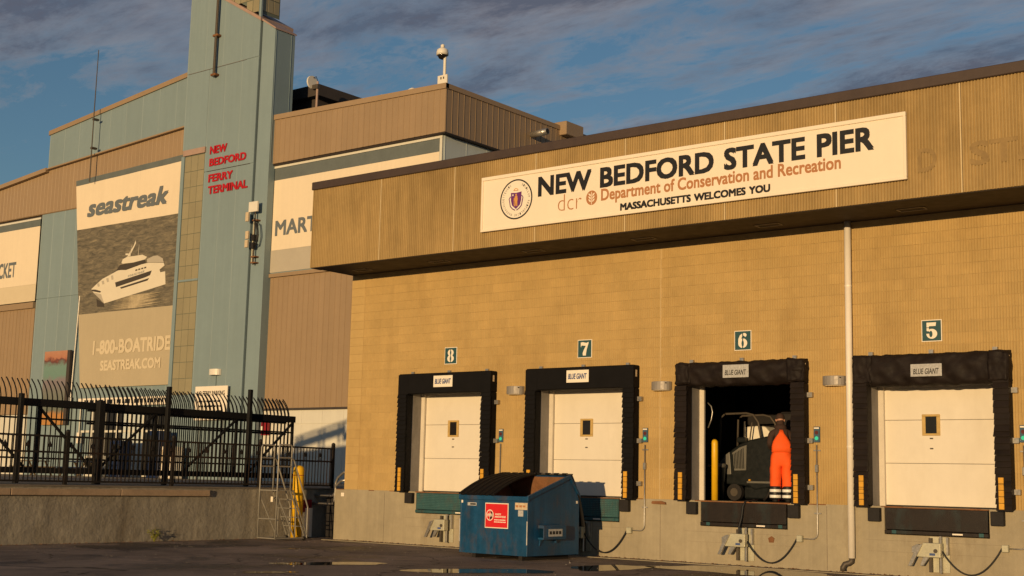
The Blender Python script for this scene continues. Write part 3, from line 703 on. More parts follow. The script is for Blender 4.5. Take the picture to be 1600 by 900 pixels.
words('MASSACHUSETTS WELCOMES YOU', -14.38, -11.10, 6.825, 6.975, LY, 'ink_black', sg, bold=.055)
lettering('dcr', -15.91, -15.32, 6.98, 7.32, LY, 'ink_copper', sg, bold=-.018)
em = disc(-15.07, 7.17, .135, LY, .004, 28, .15).build('leaf_emblem', 'ink_copper', sg)
b = MB().flat([(-15.077, 7.03), (-15.063, 7.03), (-15.063, 7.29), (-15.077, 7.29)], LY - .005, .002)
for zz in (7.08, 7.14, 7.20):
    for sx in (-1, 1): b.flat([(-15.07 + sx * .012, zz), (-15.07 + sx * .05, zz + .015), (-15.07 + sx * .085, zz + .065), (-15.07 + sx * .03, zz + .05)], LY - .005, .002)
b.build('leaf', 'sign_panel', em)
CX, CZ = -17.005, 7.36
seal = disc(CX, CZ, .425, LY, .003).build('state_seal', 'sign_white', sg)
ring(CX, CZ, .40, .43, LY - .0032, .003).build('rim', 'ink_black', seal)
sh = [(-.135, .145), (0, .13), (.135, .145), (.13, -.02), (.10, -.12), (0, -.20), (-.10, -.12), (-.13, -.02)]
MB().flat([(CX + u * 1.05, CZ + w * 1.05) for u, w in sh], LY - .0032, .003).build('shield', 'ink_purple', seal)
b = MB().flat([(CX + u, CZ + w) for u, w in ((-.03, .07), (.03, .07), (.045, .0), (.035, -.06), (.04, -.15), (.012, -.15), (0, -.07), (-.012, -.15), (-.04, -.15), (-.035, -.06), (-.045, 0))], LY - .0065, .002)
b.flat([(CX + .022 * math.cos(t), CZ + .095 + .024 * math.sin(t)) for t in [i * math.pi / 5 for i in range(10)]], LY - .0065, .002)
b.flat([(CX - .06, CZ + .03), (CX - .045, CZ + .035), (CX - .05, CZ - .13), (CX - .06, CZ - .13)], LY - .0065, .002)
b.build('figure', 'ink_gold', seal)
st = [((.03 if i % 2 == 0 else .012) * math.sin(i * math.pi / 5), (.03 if i % 2 == 0 else .012) * math.cos(i * math.pi / 5)) for i in range(10)]
MB().flat([(CX - .085 + u, CZ + .095 + w) for u, w in st], LY - .0065, .002).build('star', 'sign_white', seal)
b = MB().tube([(CX - .07, LY - .006, CZ + .19), (CX - .02, LY - .006, CZ + .235), (CX + .03, LY - .006, CZ + .22), (CX + .06, LY - .006, CZ + .19), (CX - .06, LY - .006, CZ + .19)], .008, 5); b.build('crest', 'ink_gold', seal)
b = MB()
for sx in (-1, 1):
    b.tube([(CX + sx * .15, LY - .006, CZ + .07), (CX + sx * .185, LY - .006, CZ + .02), (CX + sx * .165, LY - .006, CZ - .06), (CX + sx * .15, LY - .006, CZ - .14), (CX + sx * .09, LY - .006, CZ - .20), (CX + sx * .02, LY - .006, CZ - .235)], .011, 5)
b.build('ribbon', 'ink_purple', seal)
txt = 'SIGILLUM REIPUBLICAE MASSACHUSETTENSIS'
b = MB(); b2 = MB()
for i, ch in enumerate(txt):
    if ch == ' ': continue
    a = R(62) - (i / (len(txt) - 1)) * R(304)
    t = text_mb(ch, -.014, .014, 0, .048, 0, bold=-.01, th=.002)
    for v in range(len(t.v)):
        px, py, pz = t.v[v]; rr = .318 + pz; th = a - px / .34
        t.v[v] = (CX + rr * math.cos(th), LY - .0035 + py, CZ + rr * math.sin(th))
    b.add(t.v, t.f)
b.build('seal_lettering', 'ink_black', seal)

# ------------------------------------------------------------------ inside the open dock
tag(MB().lathe([(.07, 0), (.07, 1.14), (.064, 1.18), (.045, 1.21), (.015, 1.225)], (-13.60, .9, FL), 16).build('bollard', 'safety_yellow', smooth=True), 'yellow steel bollard just inside the open dock', 'bollard')
bn = thing('trash_can', 'grey trash can behind the yellow bollard inside the dock', 'trash can')
MB().lathe([(.15, 0), (.19, .66), (.19, .68)], (-13.80, 1.32, FL), 16).build('can', 'machine', bn, smooth=True)
MB().lathe([(.205, .665), (.205, .73), (.17, .75)], (-13.80, 1.32, FL), 16).build('rim', 'machine_pale', bn, smooth=True)
tag(MB().tube([(-13.57, .55, 3.15), (-13.48, .55, 3.07), (-13.45, .55, 2.95), (-13.48, .55, 2.8), (-13.55, .55, 2.64)], .014, 6).build('pull_cable', 'galv', smooth=True), 'short curved grey cable hanging inside the open doorway', 'cable')

sw = thing('floor_scrubber', 'dark grey ride-on floor scrubber with pale grille inside the open dock', 'floor scrubber')
y0, y1 = 1.55, 2.55
fnx = lambda u, w, t: (u, t, w)
prof = [(-13.83, 1.55), (-13.84, 1.93), (-13.72, 2.10), (-13.57, 2.24), (-13.38, 2.36), (-13.15, 2.44), (-12.73, 2.52), (-12.20, 2.52), (-11.60, 2.45), (-11.55, 1.50), (-12.7, 1.48), (-13.05, 1.42), (-13.20, 1.50), (-13.60, 1.52)]
MB().prism(prof, fnx, y0, y1).build('body', 'machine', sw, bevel=.03)
MB().prism([(-13.86, 1.73), (-13.86, 1.95), (-13.73, 2.12), (-13.62, 2.19), (-13.60, 2.0), (-13.58, 1.73)], fnx, y0 - .012, y0 + .3).build('nose_panel', 'machine_pale', sw, bevel=.01)
gr = MB().prism([(-13.55, 2.17), (-13.38, 2.28), (-13.22, 2.33), (-13.235, 1.82), (-13.50, 1.81)], fnx, y0 - .014, y0 - .002).build('grille', 'machine_pale', sw)
for k in range(8):
    t = k / 7; x0 = -13.50 + .03 * t + .21 * t; MB().prism([(x0 - .03, 1.85), (x0 - .012, 1.85), (x0 - .03, 2.14 + .13 * t), (x0 - .046, 2.14 + .13 * t)], fnx, y0 - .018, y0 - .0145).build('grille_slot', 'machine', gr)
MB().rbox(-13.22, -11.7, y0 - .01, y0 - .001, 1.56, 1.60, .003).build('trim', 'machine_pale', sw)
MB().prism([(-13.42, 2.40), (-13.40, 2.72), (-13.10, 2.74), (-12.95, 2.72), (-12.84, 2.60), (-12.84, 2.47)], fnx, y0 + .28, y0 + .72).build('cowl', 'machine_white', sw, bevel=.03)
for (xa, yy) in ((-12.78, y0 + .1), (-12.78, y0 + .85)):
    MB().tube([(xa - .16, yy, 2.45), (xa - .23, yy, 2.80), (xa - .34, yy, 2.95), (xa - .50, yy, 2.99), (xa - 1.0, yy, 2.98), (xa - 1.10, yy, 2.90), (xa - 1.12, yy, 2.20)], .024, 8).build('guard_tube', 'iron', sw, smooth=True)
MB().tube([(-13.34, y0 + .12, 2.38), (-13.33, y0 + .12, 2.82)], .018, 8).build('steering_column', 'chrome', sw)
MB().tube([(-13.20, y0 + .08, 2.40), (-13.14, y0 + .08, 2.80)], .014, 8).build('lever', 'iron', sw)
MB().rbox(-13.48, -13.30, y0 + .05, y0 + .2, 2.38, 2.50, .02).build('console', 'machine', sw)
MB().rbox(-12.66, -12.32, y0 + .3, y0 + .45, 2.50, 3.02, .05).build('seat_back', 'rubber', sw)
MB().rbox(-12.70, -12.28, y0 + .2, y0 + .62, 2.48, 2.58, .04).build('seat', 'rubber', sw)
for (xx, rr, yy) in ((-13.50, .17, y0 - .02), (-12.0, .22, y0 - .02), (-13.50, .17, y1 - .1)):
    wh = MB().tube([(xx, yy, FL + rr), (xx, yy + .12, FL + rr)], rr, 20).build('wheel', 'rubber', sw, smooth=False)
    MB().tube([(xx, yy - .012, FL + rr), (xx, yy + .01, FL + rr)], rr * .5, 14).build('hub', 'iron', wh)
MB().rbox(-13.30, -12.75, y0 + .02, y0 + .6, 1.24, 1.50, .03).build('brush_deck', 'machine', sw)
MB().rbox(-12.55, -12.30, y0 - .10, y0 + .02, 1.23, 1.36, .02).build('squeegee_cover', 'machine_red', sw)
MB().tube([(-12.45, y0 - .05, 1.62), (-12.60, y0 - .08, 1.50), (-12.72, y0 - .08, 1.30), (-12.80, y0 - .06, 1.23)], .028, 8).build('drain_hose', 'rubber', sw, smooth=True)
MB().tube([(-13.16, y0 - .03, 1.62), (-13.12, y0 - .03, 1.62)], .02, 8).build('marker_light', 'seal_yellow', sw)

# worker seen from behind, leaning slightly towards the machine
def skin(name, pts, edges, rads, mat, parent, sub=2):
    me = bpy.data.meshes.new(name); me.from_pydata(pts, edges, [])
    o = bpy.data.objects.new(name, me); COL.objects.link(o); bpy.context.view_layer.objects.active = o
    md = o.modifiers.new('skin', 'SKIN'); md.use_smooth_shade = True
    if not me.skin_vertices: 
        bm = bmesh.new(); bm.from_mesh(me); bm.verts.layers.skin.verify(); bm.to_mesh(me); bm.free()
    for i, r in enumerate(rads):
        sv = me.skin_vertices[0].data[i]; sv.radius = r if isinstance(r, tuple) else (r, r); sv.use_root = (i == 0)
    ss = o.modifiers.new('sub', 'SUBSURF'); ss.levels = sub; ss.render_levels = sub
    ds = o.modifiers.new('folds', 'DISPLACE'); ds.texture = FOLD; ds.strength = .045 if name == 'overalls' else .025; ds.mid_level = .5
    me.materials.append(MATS[mat]); o.parent = parent
    return o
wk = thing('person', 'worker seen from behind in orange bib overalls and dark hooded top at the open dock', 'person', (-12.02, .72, FL), R(32))
# body: dark top, one continuous figure (pelvis root, torso, neck, head, arms reaching forward, legs)
bp = [(0, 0, .88), (0, .02, 1.02), (0, .07, 1.20), (0, .12, 1.36), (0, .17, 1.45), (0, .21, 1.53), (0, .225, 1.60),
      (-.10, .10, 1.36), (-.175, .12, 1.33), (-.215, .16, 1.12), (-.17, .36, 1.04), (-.12, .48, 1.06),
      (.10, .10, 1.36), (.175, .12, 1.33), (.215, .16, 1.12), (.18, .36, 1.04), (.12, .48, 1.06),
      (-.095, 0, .80), (-.105, .01, .46), (-.115, 0, .10), (-.12, .10, .045), (.095, 0, .80), (.105, .01, .46), (.115, 0, .10), (.12, .10, .045)]
be = [(0, 1), (1, 2), (2, 3), (3, 4), (4, 5), (5, 6), (3, 7), (7, 8), (8, 9), (9, 10), (10, 11), (3, 12), (12, 13), (13, 14), (14, 15), (15, 16), (0, 17), (17, 18), (18, 19), (19, 20), (0, 21), (21, 22), (22, 23), (23, 24)]
br = [(.15, .11), (.15, .11), (.17, .12), (.16, .11), (.075, .08), (.085, .10), (.085, .10),
      .085, .075, .062, .052, .04, .085, .075, .062, .052, .04, .10, .07, .055, .045, .10, .07, .055, .045]
skin('body', bp, be, br, 'hoodie', wk)
# head with face turned to the machine, hood thrown back on the neck
b = MB(); b.lathe([(.02, -.115), (.055, -.10), (.07, -.06), (.076, 0), (.078, .04), (.07, .085), (.045, .112), (.01, .122)], (0, 0, 0), 14)
hd = b.build('head', 'skin', wk, smooth=True, loc=(0, .235, 1.60)); hd.rotation_euler = (R(-18), 0, 0); hd.scale = (1, 1.15, 1)
b = MB(); b.lathe([(.079, 0), (.088, .035), (.084, .08), (.06, .118), (.012, .134)], (0, -.004, 0), 14); cap_ = b.build('cap', 'hoodie', hd, smooth=True)
for sx in (-1, 1): MB().lathe([(.004, -.03), (.014, -.015), (.016, .01), (.006, .03)], (sx * .079, -.005, -.005), 8).build('ear', 'skin', hd, smooth=True)
MB().lathe([(.012, -.025), (.015, -.01), (.006, .025)], (0, .078, -.01), 8).build('nose', 'skin', hd, smooth=True)
MB().lathe([(.07, -.06), (.115, -.04), (.12, .0), (.10, .04), (.06, .05)], (0, .13, 1.46), 14).build('hood', 'hoodie', wk, smooth=True)
# overalls: trousers with a tall back panel that narrows to the straps
op = [(0, -.005, .86), (0, .0, .98), (0, .02, 1.08), (-.10, -.004, .76), (-.112, .008, .46), (-.12, -.002, .16), (.10, -.004, .76), (.112, .008, .46), (.12, -.002, .16)]
oe = [(0, 1), (1, 2), (0, 3), (3, 4), (4, 5), (0, 6), (6, 7), (7, 8)]
skin('overalls', op, oe, [(.19, .145), (.19, .14), (.175, .135), .132, .112, .108, .132, .112, .108], 'orange_cloth', wk)
b = MB(); rows = [(.96, .195, -.135), (1.08, .19, -.130), (1.17, .165, -.105), (1.26, .11, -.070), (1.33, .055, -.035), (1.40, .034, -.004)]; nseg = 8
for z, hw, yb in rows:
    for i in range(nseg + 1):
        u = i / nseg * 2 - 1; b.v.append((u * hw, yb + .045 * u * u * (hw / .18), z))
for j in range(len(rows) - 1):
    for i in range(nseg): a = j * (nseg + 1) + i; b.f.append((a, a + 1, a + nseg + 2, a + nseg + 1))
bk = b.build('back_bib', 'orange_cloth', wk, smooth=True); sd_ = bk.modifiers.new('solid', 'SOLIDIFY'); sd_.thickness = .02
for sx in (-1, 1):
    MB().tube([(sx * .02, .02, 1.385), (sx * .06, .075, 1.44), (sx * .09, .15, 1.45), (sx * .10, .25, 1.36)], .02, 8).build('strap', 'orange_cloth', wk, smooth=True)
    x = sx * .12
    MB().lathe([(.098, .05), (.108, .08), (.108, .29), (.102, .31)], (x, -.002, 0), 16).build('cuff', 'ink_black', wk, smooth=True)
    for zz in (.225, .115): MB().lathe([(.1095, 0), (.1115, .006), (.1115, .048), (.1095, .054)], (x, -.002, zz - .027), 16).build('reflective_band', 'reflective', wk, smooth=True)
    MB().rbox(x - .05, x + .05, -.09, .18, 0, .10, .03).build('boot', 'rubber', wk, smooth=True)
    # hands closed on the machine's rim
    hnd = MB().rbox(sx * .115 - .03, sx * .115 + .03, .47, .55, 1.03, 1.09, .015).build('hand', 'skin', wk)
    for f_ in range(4): MB().tube([(sx * .115 - .028 + f_ * .018, .54, 1.075), (sx * .115 - .028 + f_ * .018, .59, 1.07), (sx * .115 - .028 + f_ * .018, .60, 1.035)], .009, 6).build('finger', 'skin', hnd, smooth=True)
    MB().tube([(sx * .115 - sx * .03, .50, 1.05), (sx * .115 - sx * .05, .53, 1.04), (sx * .115 - sx * .05, .56, 1.035)], .010, 6).build('thumb', 'skin', hnd, smooth=True)

# ------------------------------------------------------------------ dumpster
DW, DD = 1.93, 1.82
du = thing('dumpster', 'blue steel dumpster with black lids and a red sign in front of the docks', 'dumpster', (-17.25, -2.72, 0), R(-2))
du.scale = (.895, .88, 1)
zb, zf, za, zk, ya = .09, 1.20, 1.62, 1.24, 1.45
side = [(0, zb), (DD, zb), (DD, zk), (ya, za), (0, zf)]
T = .03
fy = lambda u, w, t: (t, u, w)
sL = MB().prism(side, fy, 0, T).build('side_wall', 'dumpster', du, bevel=.006)
sR = MB().prism(side, fy, DW - T, DW).build('side_wall', 'dumpster', du, bevel=.006)
MB().prism([(T, zb + .05), (DD - T, zb + .05), (DD - T, zk), (ya, za - .06), (T, zf - .05)], fy, T + .001, T + .008).build('inner_side', 'dumpster_in', du)
MB().prism([(T, zb + .05), (DD - T, zb + .05), (DD - T, zk), (ya, za - .06), (T, zf - .05)], fy, DW - T - .008, DW - T - .001).build('inner_side', 'dumpster_in', du)
fr = MB().box(T, DW - T, 0, T, zb, zf - .0).build('front_wall', 'dumpster', du)
MB().box(T, DW - T, T + .001, T + .008, zb + .05, zf - .06).build('inner_front', 'dumpster_in', du)
MB().box(T, DW - T, DD - T, DD, zb, zk).build('rear_wall', 'dumpster', du)
MB().prism([(DD - T, zk), (DD, zk), (ya + .02, za), (ya - .02, za - .02)], fy, T, DW - T).build('rear_slope', 'dumpster', du)
MB().prism([(DD - T - .012, zk - .01), (DD - T - .004, zk - .01), (ya - .026, za - .03), (ya - .034, za - .03)], fy, T + .01, DW - T - .01).build('inner_rear', 'dumpster_in', du)
MB().box(T + .01, DW - T - .01, DD - T - .012, DD - T - .003, zb + .06, zk - .012).build('inner_rear', 'dumpster_in', du)
MB().box(T, DW - T, T, DD - T, zb, zb + .04).build('bottom', 'dumpster_in', du)
# rims
MB().rbox(-.03, DW + .03, -.035, .03, zf - .085, zf + .005, .01).build('front_rim', 'dumpster', du)
for x0 in (-.03, DW - .025): MB().prism([(-.02, zf - .06), (ya, za - .06), (ya, za + .012), (-.02, zf + .012)], fy, x0, x0 + .055).build('side_rim', 'dumpster', du)
for x0 in (-.03, DW - .025): MB().prism([(ya, za - .06), (DD, zk - .05), (DD, zk + .012), (ya, za + .012)], fy, x0, x0 + .055).build('side_rim', 'dumpster', du)
MB().tube([(-.06, ya + .01, za + .025), (DW + .07, ya + .01, za + .025)], .016, 8).build('hinge_rod', 'iron', du)
for k in range(8): x0 = .06 + k * .24; MB().box(x0, x0 + .10, ya - .03, ya + .05, za + .005, za + .05).build('hinge', 'lid', du)
for x0 in (.06, DW / 2, DW - .1): MB().box(x0 - .012, x0 + .012, -.012, -.0, zb, zf - .09) if False else None
for x0 in (.30, 1.62): MB().box(x0, x0 + .10, .1, DD - .1, .0, zb).build('skid', 'rubber', du)
for (x0, x1) in ((-.004, .012), (DW - .016, DW + .004)): MB().box(x0, x1, -.012, -.0, .30, .74).build('worn_corner', 'dumpster_edge', du)
# lids: left one shut and bowed with moulded ribs, right one flipped over the back
def lid(x0, x1, flipped, name):
    nx, ny = 36, 14; b = MB(); root = None
    for j in range(ny + 1):
        t = j / ny
        for i in range(nx + 1):
            u = i / nx; rib = .018 * (1 if (u * 6) % 1 < .5 else 0)
            if not flipped:
                y = -.05 + t * (ya + .05); z = zf + .02 + t * (za - zf + .01) + .085 * math.sin(math.pi * t) * (1 - .25 * t) + rib
            else:
                y = ya + .04 + t * .52; z = za + .03 - 1.02 * t ** 1.05 + .05 * math.sin(math.pi * t); y += .04 * math.sin(math.pi * t) + rib
            b.v.append((x0 + (x1 - x0) * u, y, z))
    for j in range(ny):
        for i in range(nx): a = j * (nx + 1) + i; b.f.append((a, a + 1, a + nx + 2, a + nx + 1))
    o = b.build(name, 'lid', du); s_ = o.modifiers.new('solid', 'SOLIDIFY'); s_.thickness = .022; return o
lid(-.02, 1.02, False, 'lid'); lid(1.06, DW + .02, True, 'lid')
# red sign
rs = MB().rbox(.74, 1.40, -.012, -.001, .585, 1.065, .002).build('red_sign', 'sign_white', du)
MB().box(.757, 1.383, -.015, -.0125, .602, 1.048).build('sign_face', 'sign_red', rs)
ring(.885, .83, .090, .106, -.0155, .002, 32).build('logo_ring', 'sign_white', rs)
MB().flat([(.885, .741), (.93, .76), (.974, .83), (.96, .88), (.885, .92), (.925, .86), (.885, .80)], -.0155, .002).build('logo_shape', 'ink_black', rs)
lettering('WIN', .80, .965, .80, .865, -.0178, 'sign_white', rs, bold=.02, th=.002, shear=.1)
MB().flat([(.876, .735), (.884, .735), (.894, .925), (.886, .925)], -.0178, .002).build('logo_stroke', 'sign_white', rs)
lettering('WASTE', 1.035, 1.20, .835, .870, -.0155, 'sign_white', rs, bold=.03, th=.002, shear=.2)
lettering('INNOVATIONS', 1.025, 1.335, .785, .822, -.0155, 'sign_white', rs, bold=.03, th=.002, shear=.2)
for zz in (.735, .695): 
    b = MB(); xx = 1.01
    while xx < 1.33: w_ = random.uniform(.012, .035); b.box(xx, xx + w_, -.0175, -.0155, zz, zz + .02); xx += w_ + .008
    tag(b.build('small_print', 'sign_white', rs), kind='stuff')
MB().box(.22, .48, -.006, -.001, 1.00, 1.06).build('sticker', 'sticker_grey', du); MB().box(.30, .46, -.008, -.0065, 1.015, 1.045).build('sticker_print', 'ink_black', du)
st_ = MB().box(1.58, 1.92, -.006, -.001, .955, 1.085).build('sticker', 'sticker', du)
for k in range(3): MB().box(1.60 + k * .10, 1.67 + k * .10, -.008, -.0065, 1.0, 1.04).build('sticker_print', 'ink_copper', st_)
MB().box(1.67, 1.81, -.006, -.001, .83, .945).build('sticker', 'sticker_grey', du)
MB().box(.035, .08, -.006, -.001, 1.05, 1.10).build('reflector', 'sign_white', du)
# fork pocket on the right side
pk = MB(); 
for (y0_, y1_, z0_, z1_) in ((.36, 1.14, .61, .67), (.36, 1.14, .40, .44)): pk.rbox(DW, DW + .16, y0_, y1_, z0_, z1_, .006)
pk.rbox(DW + .14, DW + .165, .36, 1.14, .43, .63, .005); pf = pk.build('fork_pocket', 'dumpster', du)
lb = MB().box(DW + .1655, DW + .169, .52, 1.0, .46, .60).build('sticker', 'sticker_grey', pf)
for k in range(4): MB().box(DW + .1692, DW + .1705, .55 + k * .11, .63 + k * .11, .50, .56).build('sticker_print', 'ink_black', lb)
MB().prism([(.42, .40), (.52, .40), (.40, .28)], fy, DW, DW + .02).build('gusset', 'dumpster', du); MB().prism([(.92, .40), (1.02, .40), (.95, .33)], fy, DW, DW + .05).build('gusset', 'dumpster', du)
MB().box(DW + .001, DW + .006, 1.70, 1.76, 1.08, 1.13).build('reflector', 'sign_white', du)

# ------------------------------------------------------------------ sea wall, deck
WX = -24.5
sw_ = thing('retaining_wall', 'rough grey concrete retaining wall below the iron fence', 'wall')
b = MB(); ny, nz = 130, 16
for j in range(nz + 1):
    for i in range(ny + 1):
        y = -16 + i * (17.3 / ny); z = -.05 + j * (1.22 / nz)
        n_ = math.sin(y * 11.1 + .5 * math.sin(z * 3 + y)) * .004 + math.sin(y * 27 + z * 1.5) * .006 + math.sin(y * 47 - z * 3) * .005 + random.uniform(-.006, .006)
        b.v.append((WX + n_, y, z))
for j in range(nz):
    for i in range(ny): a = j * (ny + 1) + i; b.f.append((a, a + 1, a + ny + 2, a + ny + 1))
b.box(WX - .6, WX - .02, -16, 1.3, -.05, 1.165)
b.build('wall_face', 'seawall', sw_, smooth=True)
MB().box(WX, -23.25, 1.3, 1.8, -.05, 1.165).build('wall_return', 'seawall', sw_)
rnd = random.Random(3); y = -10.5
for ln in (2.4, 2.6, 2.4):
    MB().rbox(WX - .03, WX + .075, y, y + ln - .01, .985, 1.125, .012).build('timber_rail', 'timber', sw_); y += ln
tag(MB().add([(-400, -16, 1.2), (WX + .02, -16, 1.2), (WX + .02, 1.3, 1.2), (-23.25, 1.3, 1.2), (-23.25, 60, 1.2), (-400, 60, 1.2)], [(0, 1, 2, 3, 4, 5)]).build('pavement', 'deck'), kind='structure')
MB().box(WX - .6, WX + .025, -16, 1.32, 1.165, 1.199).build('wall_cap', 'deck', sw_)

# low fence on the edge of the deck
FX = -24.8
lf = thing('low_fence', 'low dark iron fence with spear points along the top of the retaining wall', 'fence')
for y in (-9.42, -6.66, -3.92, -1.35, 1.08): MB().box(FX - .035, FX + .035, y - .035, y + .035, 1.2, 2.29).build('post', 'steel_rusty', lf); 
for y in (-9.42, -6.66, -3.92, -1.35, 1.08): MB().lathe([(.05, 0), (.05, .03), (.02, .06)], (FX, y, 2.29), 8).build('post_cap', 'steel_rusty', lf)
for z in (2.20, 1.87, 1.27): MB().box(FX - .02, FX + .02, -10.5, 1.08, z - .02, z + .02).build('rail', 'steel_rusty', lf)
pk_ = MB().box(-.009, .009, -.009, .009, 1.27, 2.20).mesh('picket'); pk_.materials.append(MATS['steel_rusty'])
sp_ = MB().tube([(0, 0, 1.88), (0, 0, 1.97), (0, 0, 1.98), (0, 0, 2.10)], [.010, .010, .055, .003], 4).mesh('spear_point'); sp_.materials.append(MATS['steel_rusty'])
for k in range(112):
    y = -10.4 + k * .1026
    if y > 1.02: break
    o = bpy.data.objects.new('picket', pk_); COL.objects.link(o); o.parent = lf; o.location = (FX, y, 0)
    if k % 5 == 2: o = bpy.data.objects.new('spear_point', sp_); COL.objects.link(o); o.parent = lf; o.location = (FX, y + .05, 0)
# tall gate and fence behind
GX = -26.5
tf_ = thing('sliding_gate', 'tall black steel gate with curved picket tops and diagonal braces', 'gate')
cp = [(0, 0, 1.42), (0, 0, 2.98), (-.01, 0, 3.10), (-.06, 0, 3.24), (-.15, 0, 3.37), (-.27, 0, 3.49)]
cpm = MB().tube(cp, .014, 4).mesh('picket'); cpm.materials.append(MATS['steel_black'])
for k in range(92):
    y = -10.4 + k * .126
    if y > 1.12: break
    o = bpy.data.objects.new('picket', cpm); COL.objects.link(o); o.parent = tf_; o.location = (GX, y, random.uniform(-.01, .01)); o.rotation_euler = (0, 0, random.uniform(-.06, .06))
MB().rbox(GX - .07, GX + .07, -11, 1.25, 2.885, 3.05, .01).build('top_beam', 'steel_black', tf_)
MB().rbox(GX - .06, GX + .06, -11, 1.25, 1.42, 1.55, .01).build('bottom_beam', 'steel_black', tf_)
for z in (2.62, 1.75): MB().box(GX - .02, GX + .02, -11, 1.2, z - .02, z + .02).build('rail', 'steel_black', tf_)
for (ya_, za_, yb_, zb_) in ((-6.3, 2.85, -4.9, 1.55), (-8.0, 2.85, -6.6, 1.55), (-3.25, 2.85, -4.7, 1.55), (-.75, 2.85, -2.3, 1.55), (1.15, 2.85, -.25, 1.55)):
    MB().tube([(GX + .02, ya_, za_), (GX + .02, yb_, zb_)], .035, 4).build('brace', 'steel_black', tf_)
for y in (-6.3, -3.2, -.7, 1.2): MB().box(GX - .03, GX + .03, y - .03, y + .03, 1.45, 2.95).build('stile', 'steel_black', tf_)
fp = thing('fence_posts', 'square black steel posts that carry the tall gate', 'fence')
bpy.data.objects.remove(fp)
for y, zt, wd, txt in ((-6.85, 3.14, .10, 'thick black gate post at the left, in front of white wall'), (-4.85, 3.1, .15, 'thick black gate post below the left corner of the yellow phone banner'), (-2.95, 3.55, .10, 'tall black gate post right of the phone-number banner'), (-.42, 3.65, .10, 'tall black gate post beside the ladder')):
    tag(MB().rbox(GX + .10, GX + .10 + wd, y - wd / 2, y + wd / 2, 1.2, zt, .008).build('gate_post', 'steel_black'), txt, 'gate post', 'gate posts')
bf = thing('tall_fence', 'second row of curved black pickets behind the sliding gate', 'fence')
for k in range(50):
    y = -5.0 + k * .126
    o = bpy.data.objects.new('picket', cpm); COL.objects.link(o); o.parent = bf; o.location = (GX - .7, y + .5, .02)
for z in (2.9, 2.6, 1.5): MB().box(GX - .72, GX - .68, -4.6, 1.6, z - .025, z + .025).build('rail', 'steel_black', bf)

# rolling ladder
la = thing('rolling_ladder', 'grey tubular rolling ladder with handrails against the retaining wall', 'ladder')
x0, x1 = -23.95, -23.35; ya_, yp, yf = -2.05, -1.65, -1.08
for x in (x0, x1):
    MB().tube([(x, ya_, .05), (x, ya_, 2.14), (x, ya_ + .03, 2.20), (x, yp - .03, 2.20), (x, yp, 2.14), (x, yp, 1.15)], .019, 8).build('hoop', 'ladder_grey', la, smooth=True)
    MB().tube([(x, ya_, .06), (x, yf - .1, .06)], .019, 8).build('base_tube', 'ladder_grey', la)
    MB().tube([(x, ya_, 1.90), (x, yp, 1.90), (x, yp + .08, 1.84), (x, yf, .78), (x, yf, .06)], .018, 8).build('handrail', 'ladder_grey', la, smooth=False)
    MB().tube([(x, ya_, 1.70), (x, yp, 1.70)], .019, 8).build('mid_rail', 'ladder_grey', la)
    MB().tube([(x, yp, 1.16), (x, yf - .08, .12)], .018, 4).build('stringer', 'ladder_grey', la)
    MB().tube([(x, yp + .08, 1.16), (x, yf, .12)], .019, 4).build('stringer', 'ladder_grey', la)
    MB().tube([(x, ya_, 1.05), (x, yp + .2, .06)], .018, 6).build('brace', 'ladder_grey', la)
    MB().tube([(x, yp + .2, .06), (x, yp + .2, .8)], .015, 6).build('strut', 'ladder_grey', la)
    MB().tube([(x - .015, yf - .08, .05), (x + .015, yf - .08, .05)], .05, 12).build('caster', 'rubber', la)
MB().box(x0, x1, ya_, yp + .06, 1.14, 1.165).build('platform', 'ladder_grey', la)
for k in range(4):
    t = (k + 1) / 5; y = yp + t * (yf - yp) - .02; z = 1.16 - t * 1.04
    MB().box(x0, x1, y - .05, y + .06, z - .008, z + .006).build('step', 'ladder_grey', la)
MB().tube([(x0, ya_, .5), (x1, ya_, .5)], .015, 6).build('cross_tube', 'ladder_grey', la)
MB().tube([(x0, ya_, .06), (x1, ya_, .06)], .015, 6).build('cross_tube', 'ladder_grey', la)
MB().box(x0 - .004, x0 + .07, yp - .05, yp - .045, .88, 1.0).build('label_plate', 'sign_white', la)
yb = thing('bollard', 'tall yellow steel bollard behind the rolling ladder', 'bollard')
MB().lathe([(.135, 0), (.135, 1.63), (.125, 1.69), (.09, 1.73), (.03, 1.745)], (-24.2, -.62, 0), 20).build('post', 'safety_yellow', yb, smooth=True)
MB().lathe([(.137, 1.50), (.137, 1.515)], (-24.2, -.62, 0), 20).build('red_stripe', 'machine_red', yb)
# services in the corner
tag(MB().rbox(-24.12, -23.62, .25, .85, .02, 1.08, .03).build('utility_cabinet', 'rubber'), 'black cabinet in the dark corner beside the dock wall', 'cabinet')
for k, (zz, dx) in enumerate(((1.02, 0), (.83, .07))):
    pts = [(-23.25, .10 - dx, 1.62 + .0 - k * .2), (-23.42, .12 - dx, 1.60 - k * .2), (-23.62, .14 - dx, 1.48 - k * .2), (-23.70 + dx, .15 - dx, 1.36 - k * .14), (-23.72 + dx, .15 - dx, zz + .12), (-23.78 + dx, .17 - dx, zz + .02), (-23.9 + dx, .2 - dx, zz), (-24.48, .22 - dx, zz)]
    tag(MB().tube(pts, .03, 10).build('conduit_pipe', 'galv', smooth=True), ('upper' if k == 0 else 'lower') + ' grey conduit bending from the dock wall to the retaining wall', 'pipe', 'corner conduits')
tag(MB().rbox(-24.49, -24.46, -.35, .1, .62, .92, .004).build('fire_notice', 'machine_red'), 'red notice plate on the retaining wall behind the yellow bollard', 'sign')
tag(MB().box(-24.48, -24.30, -.12, -.02, .02, .72).build('white_post', 'sign_white'), 'short white post right of the yellow bollard', 'post')

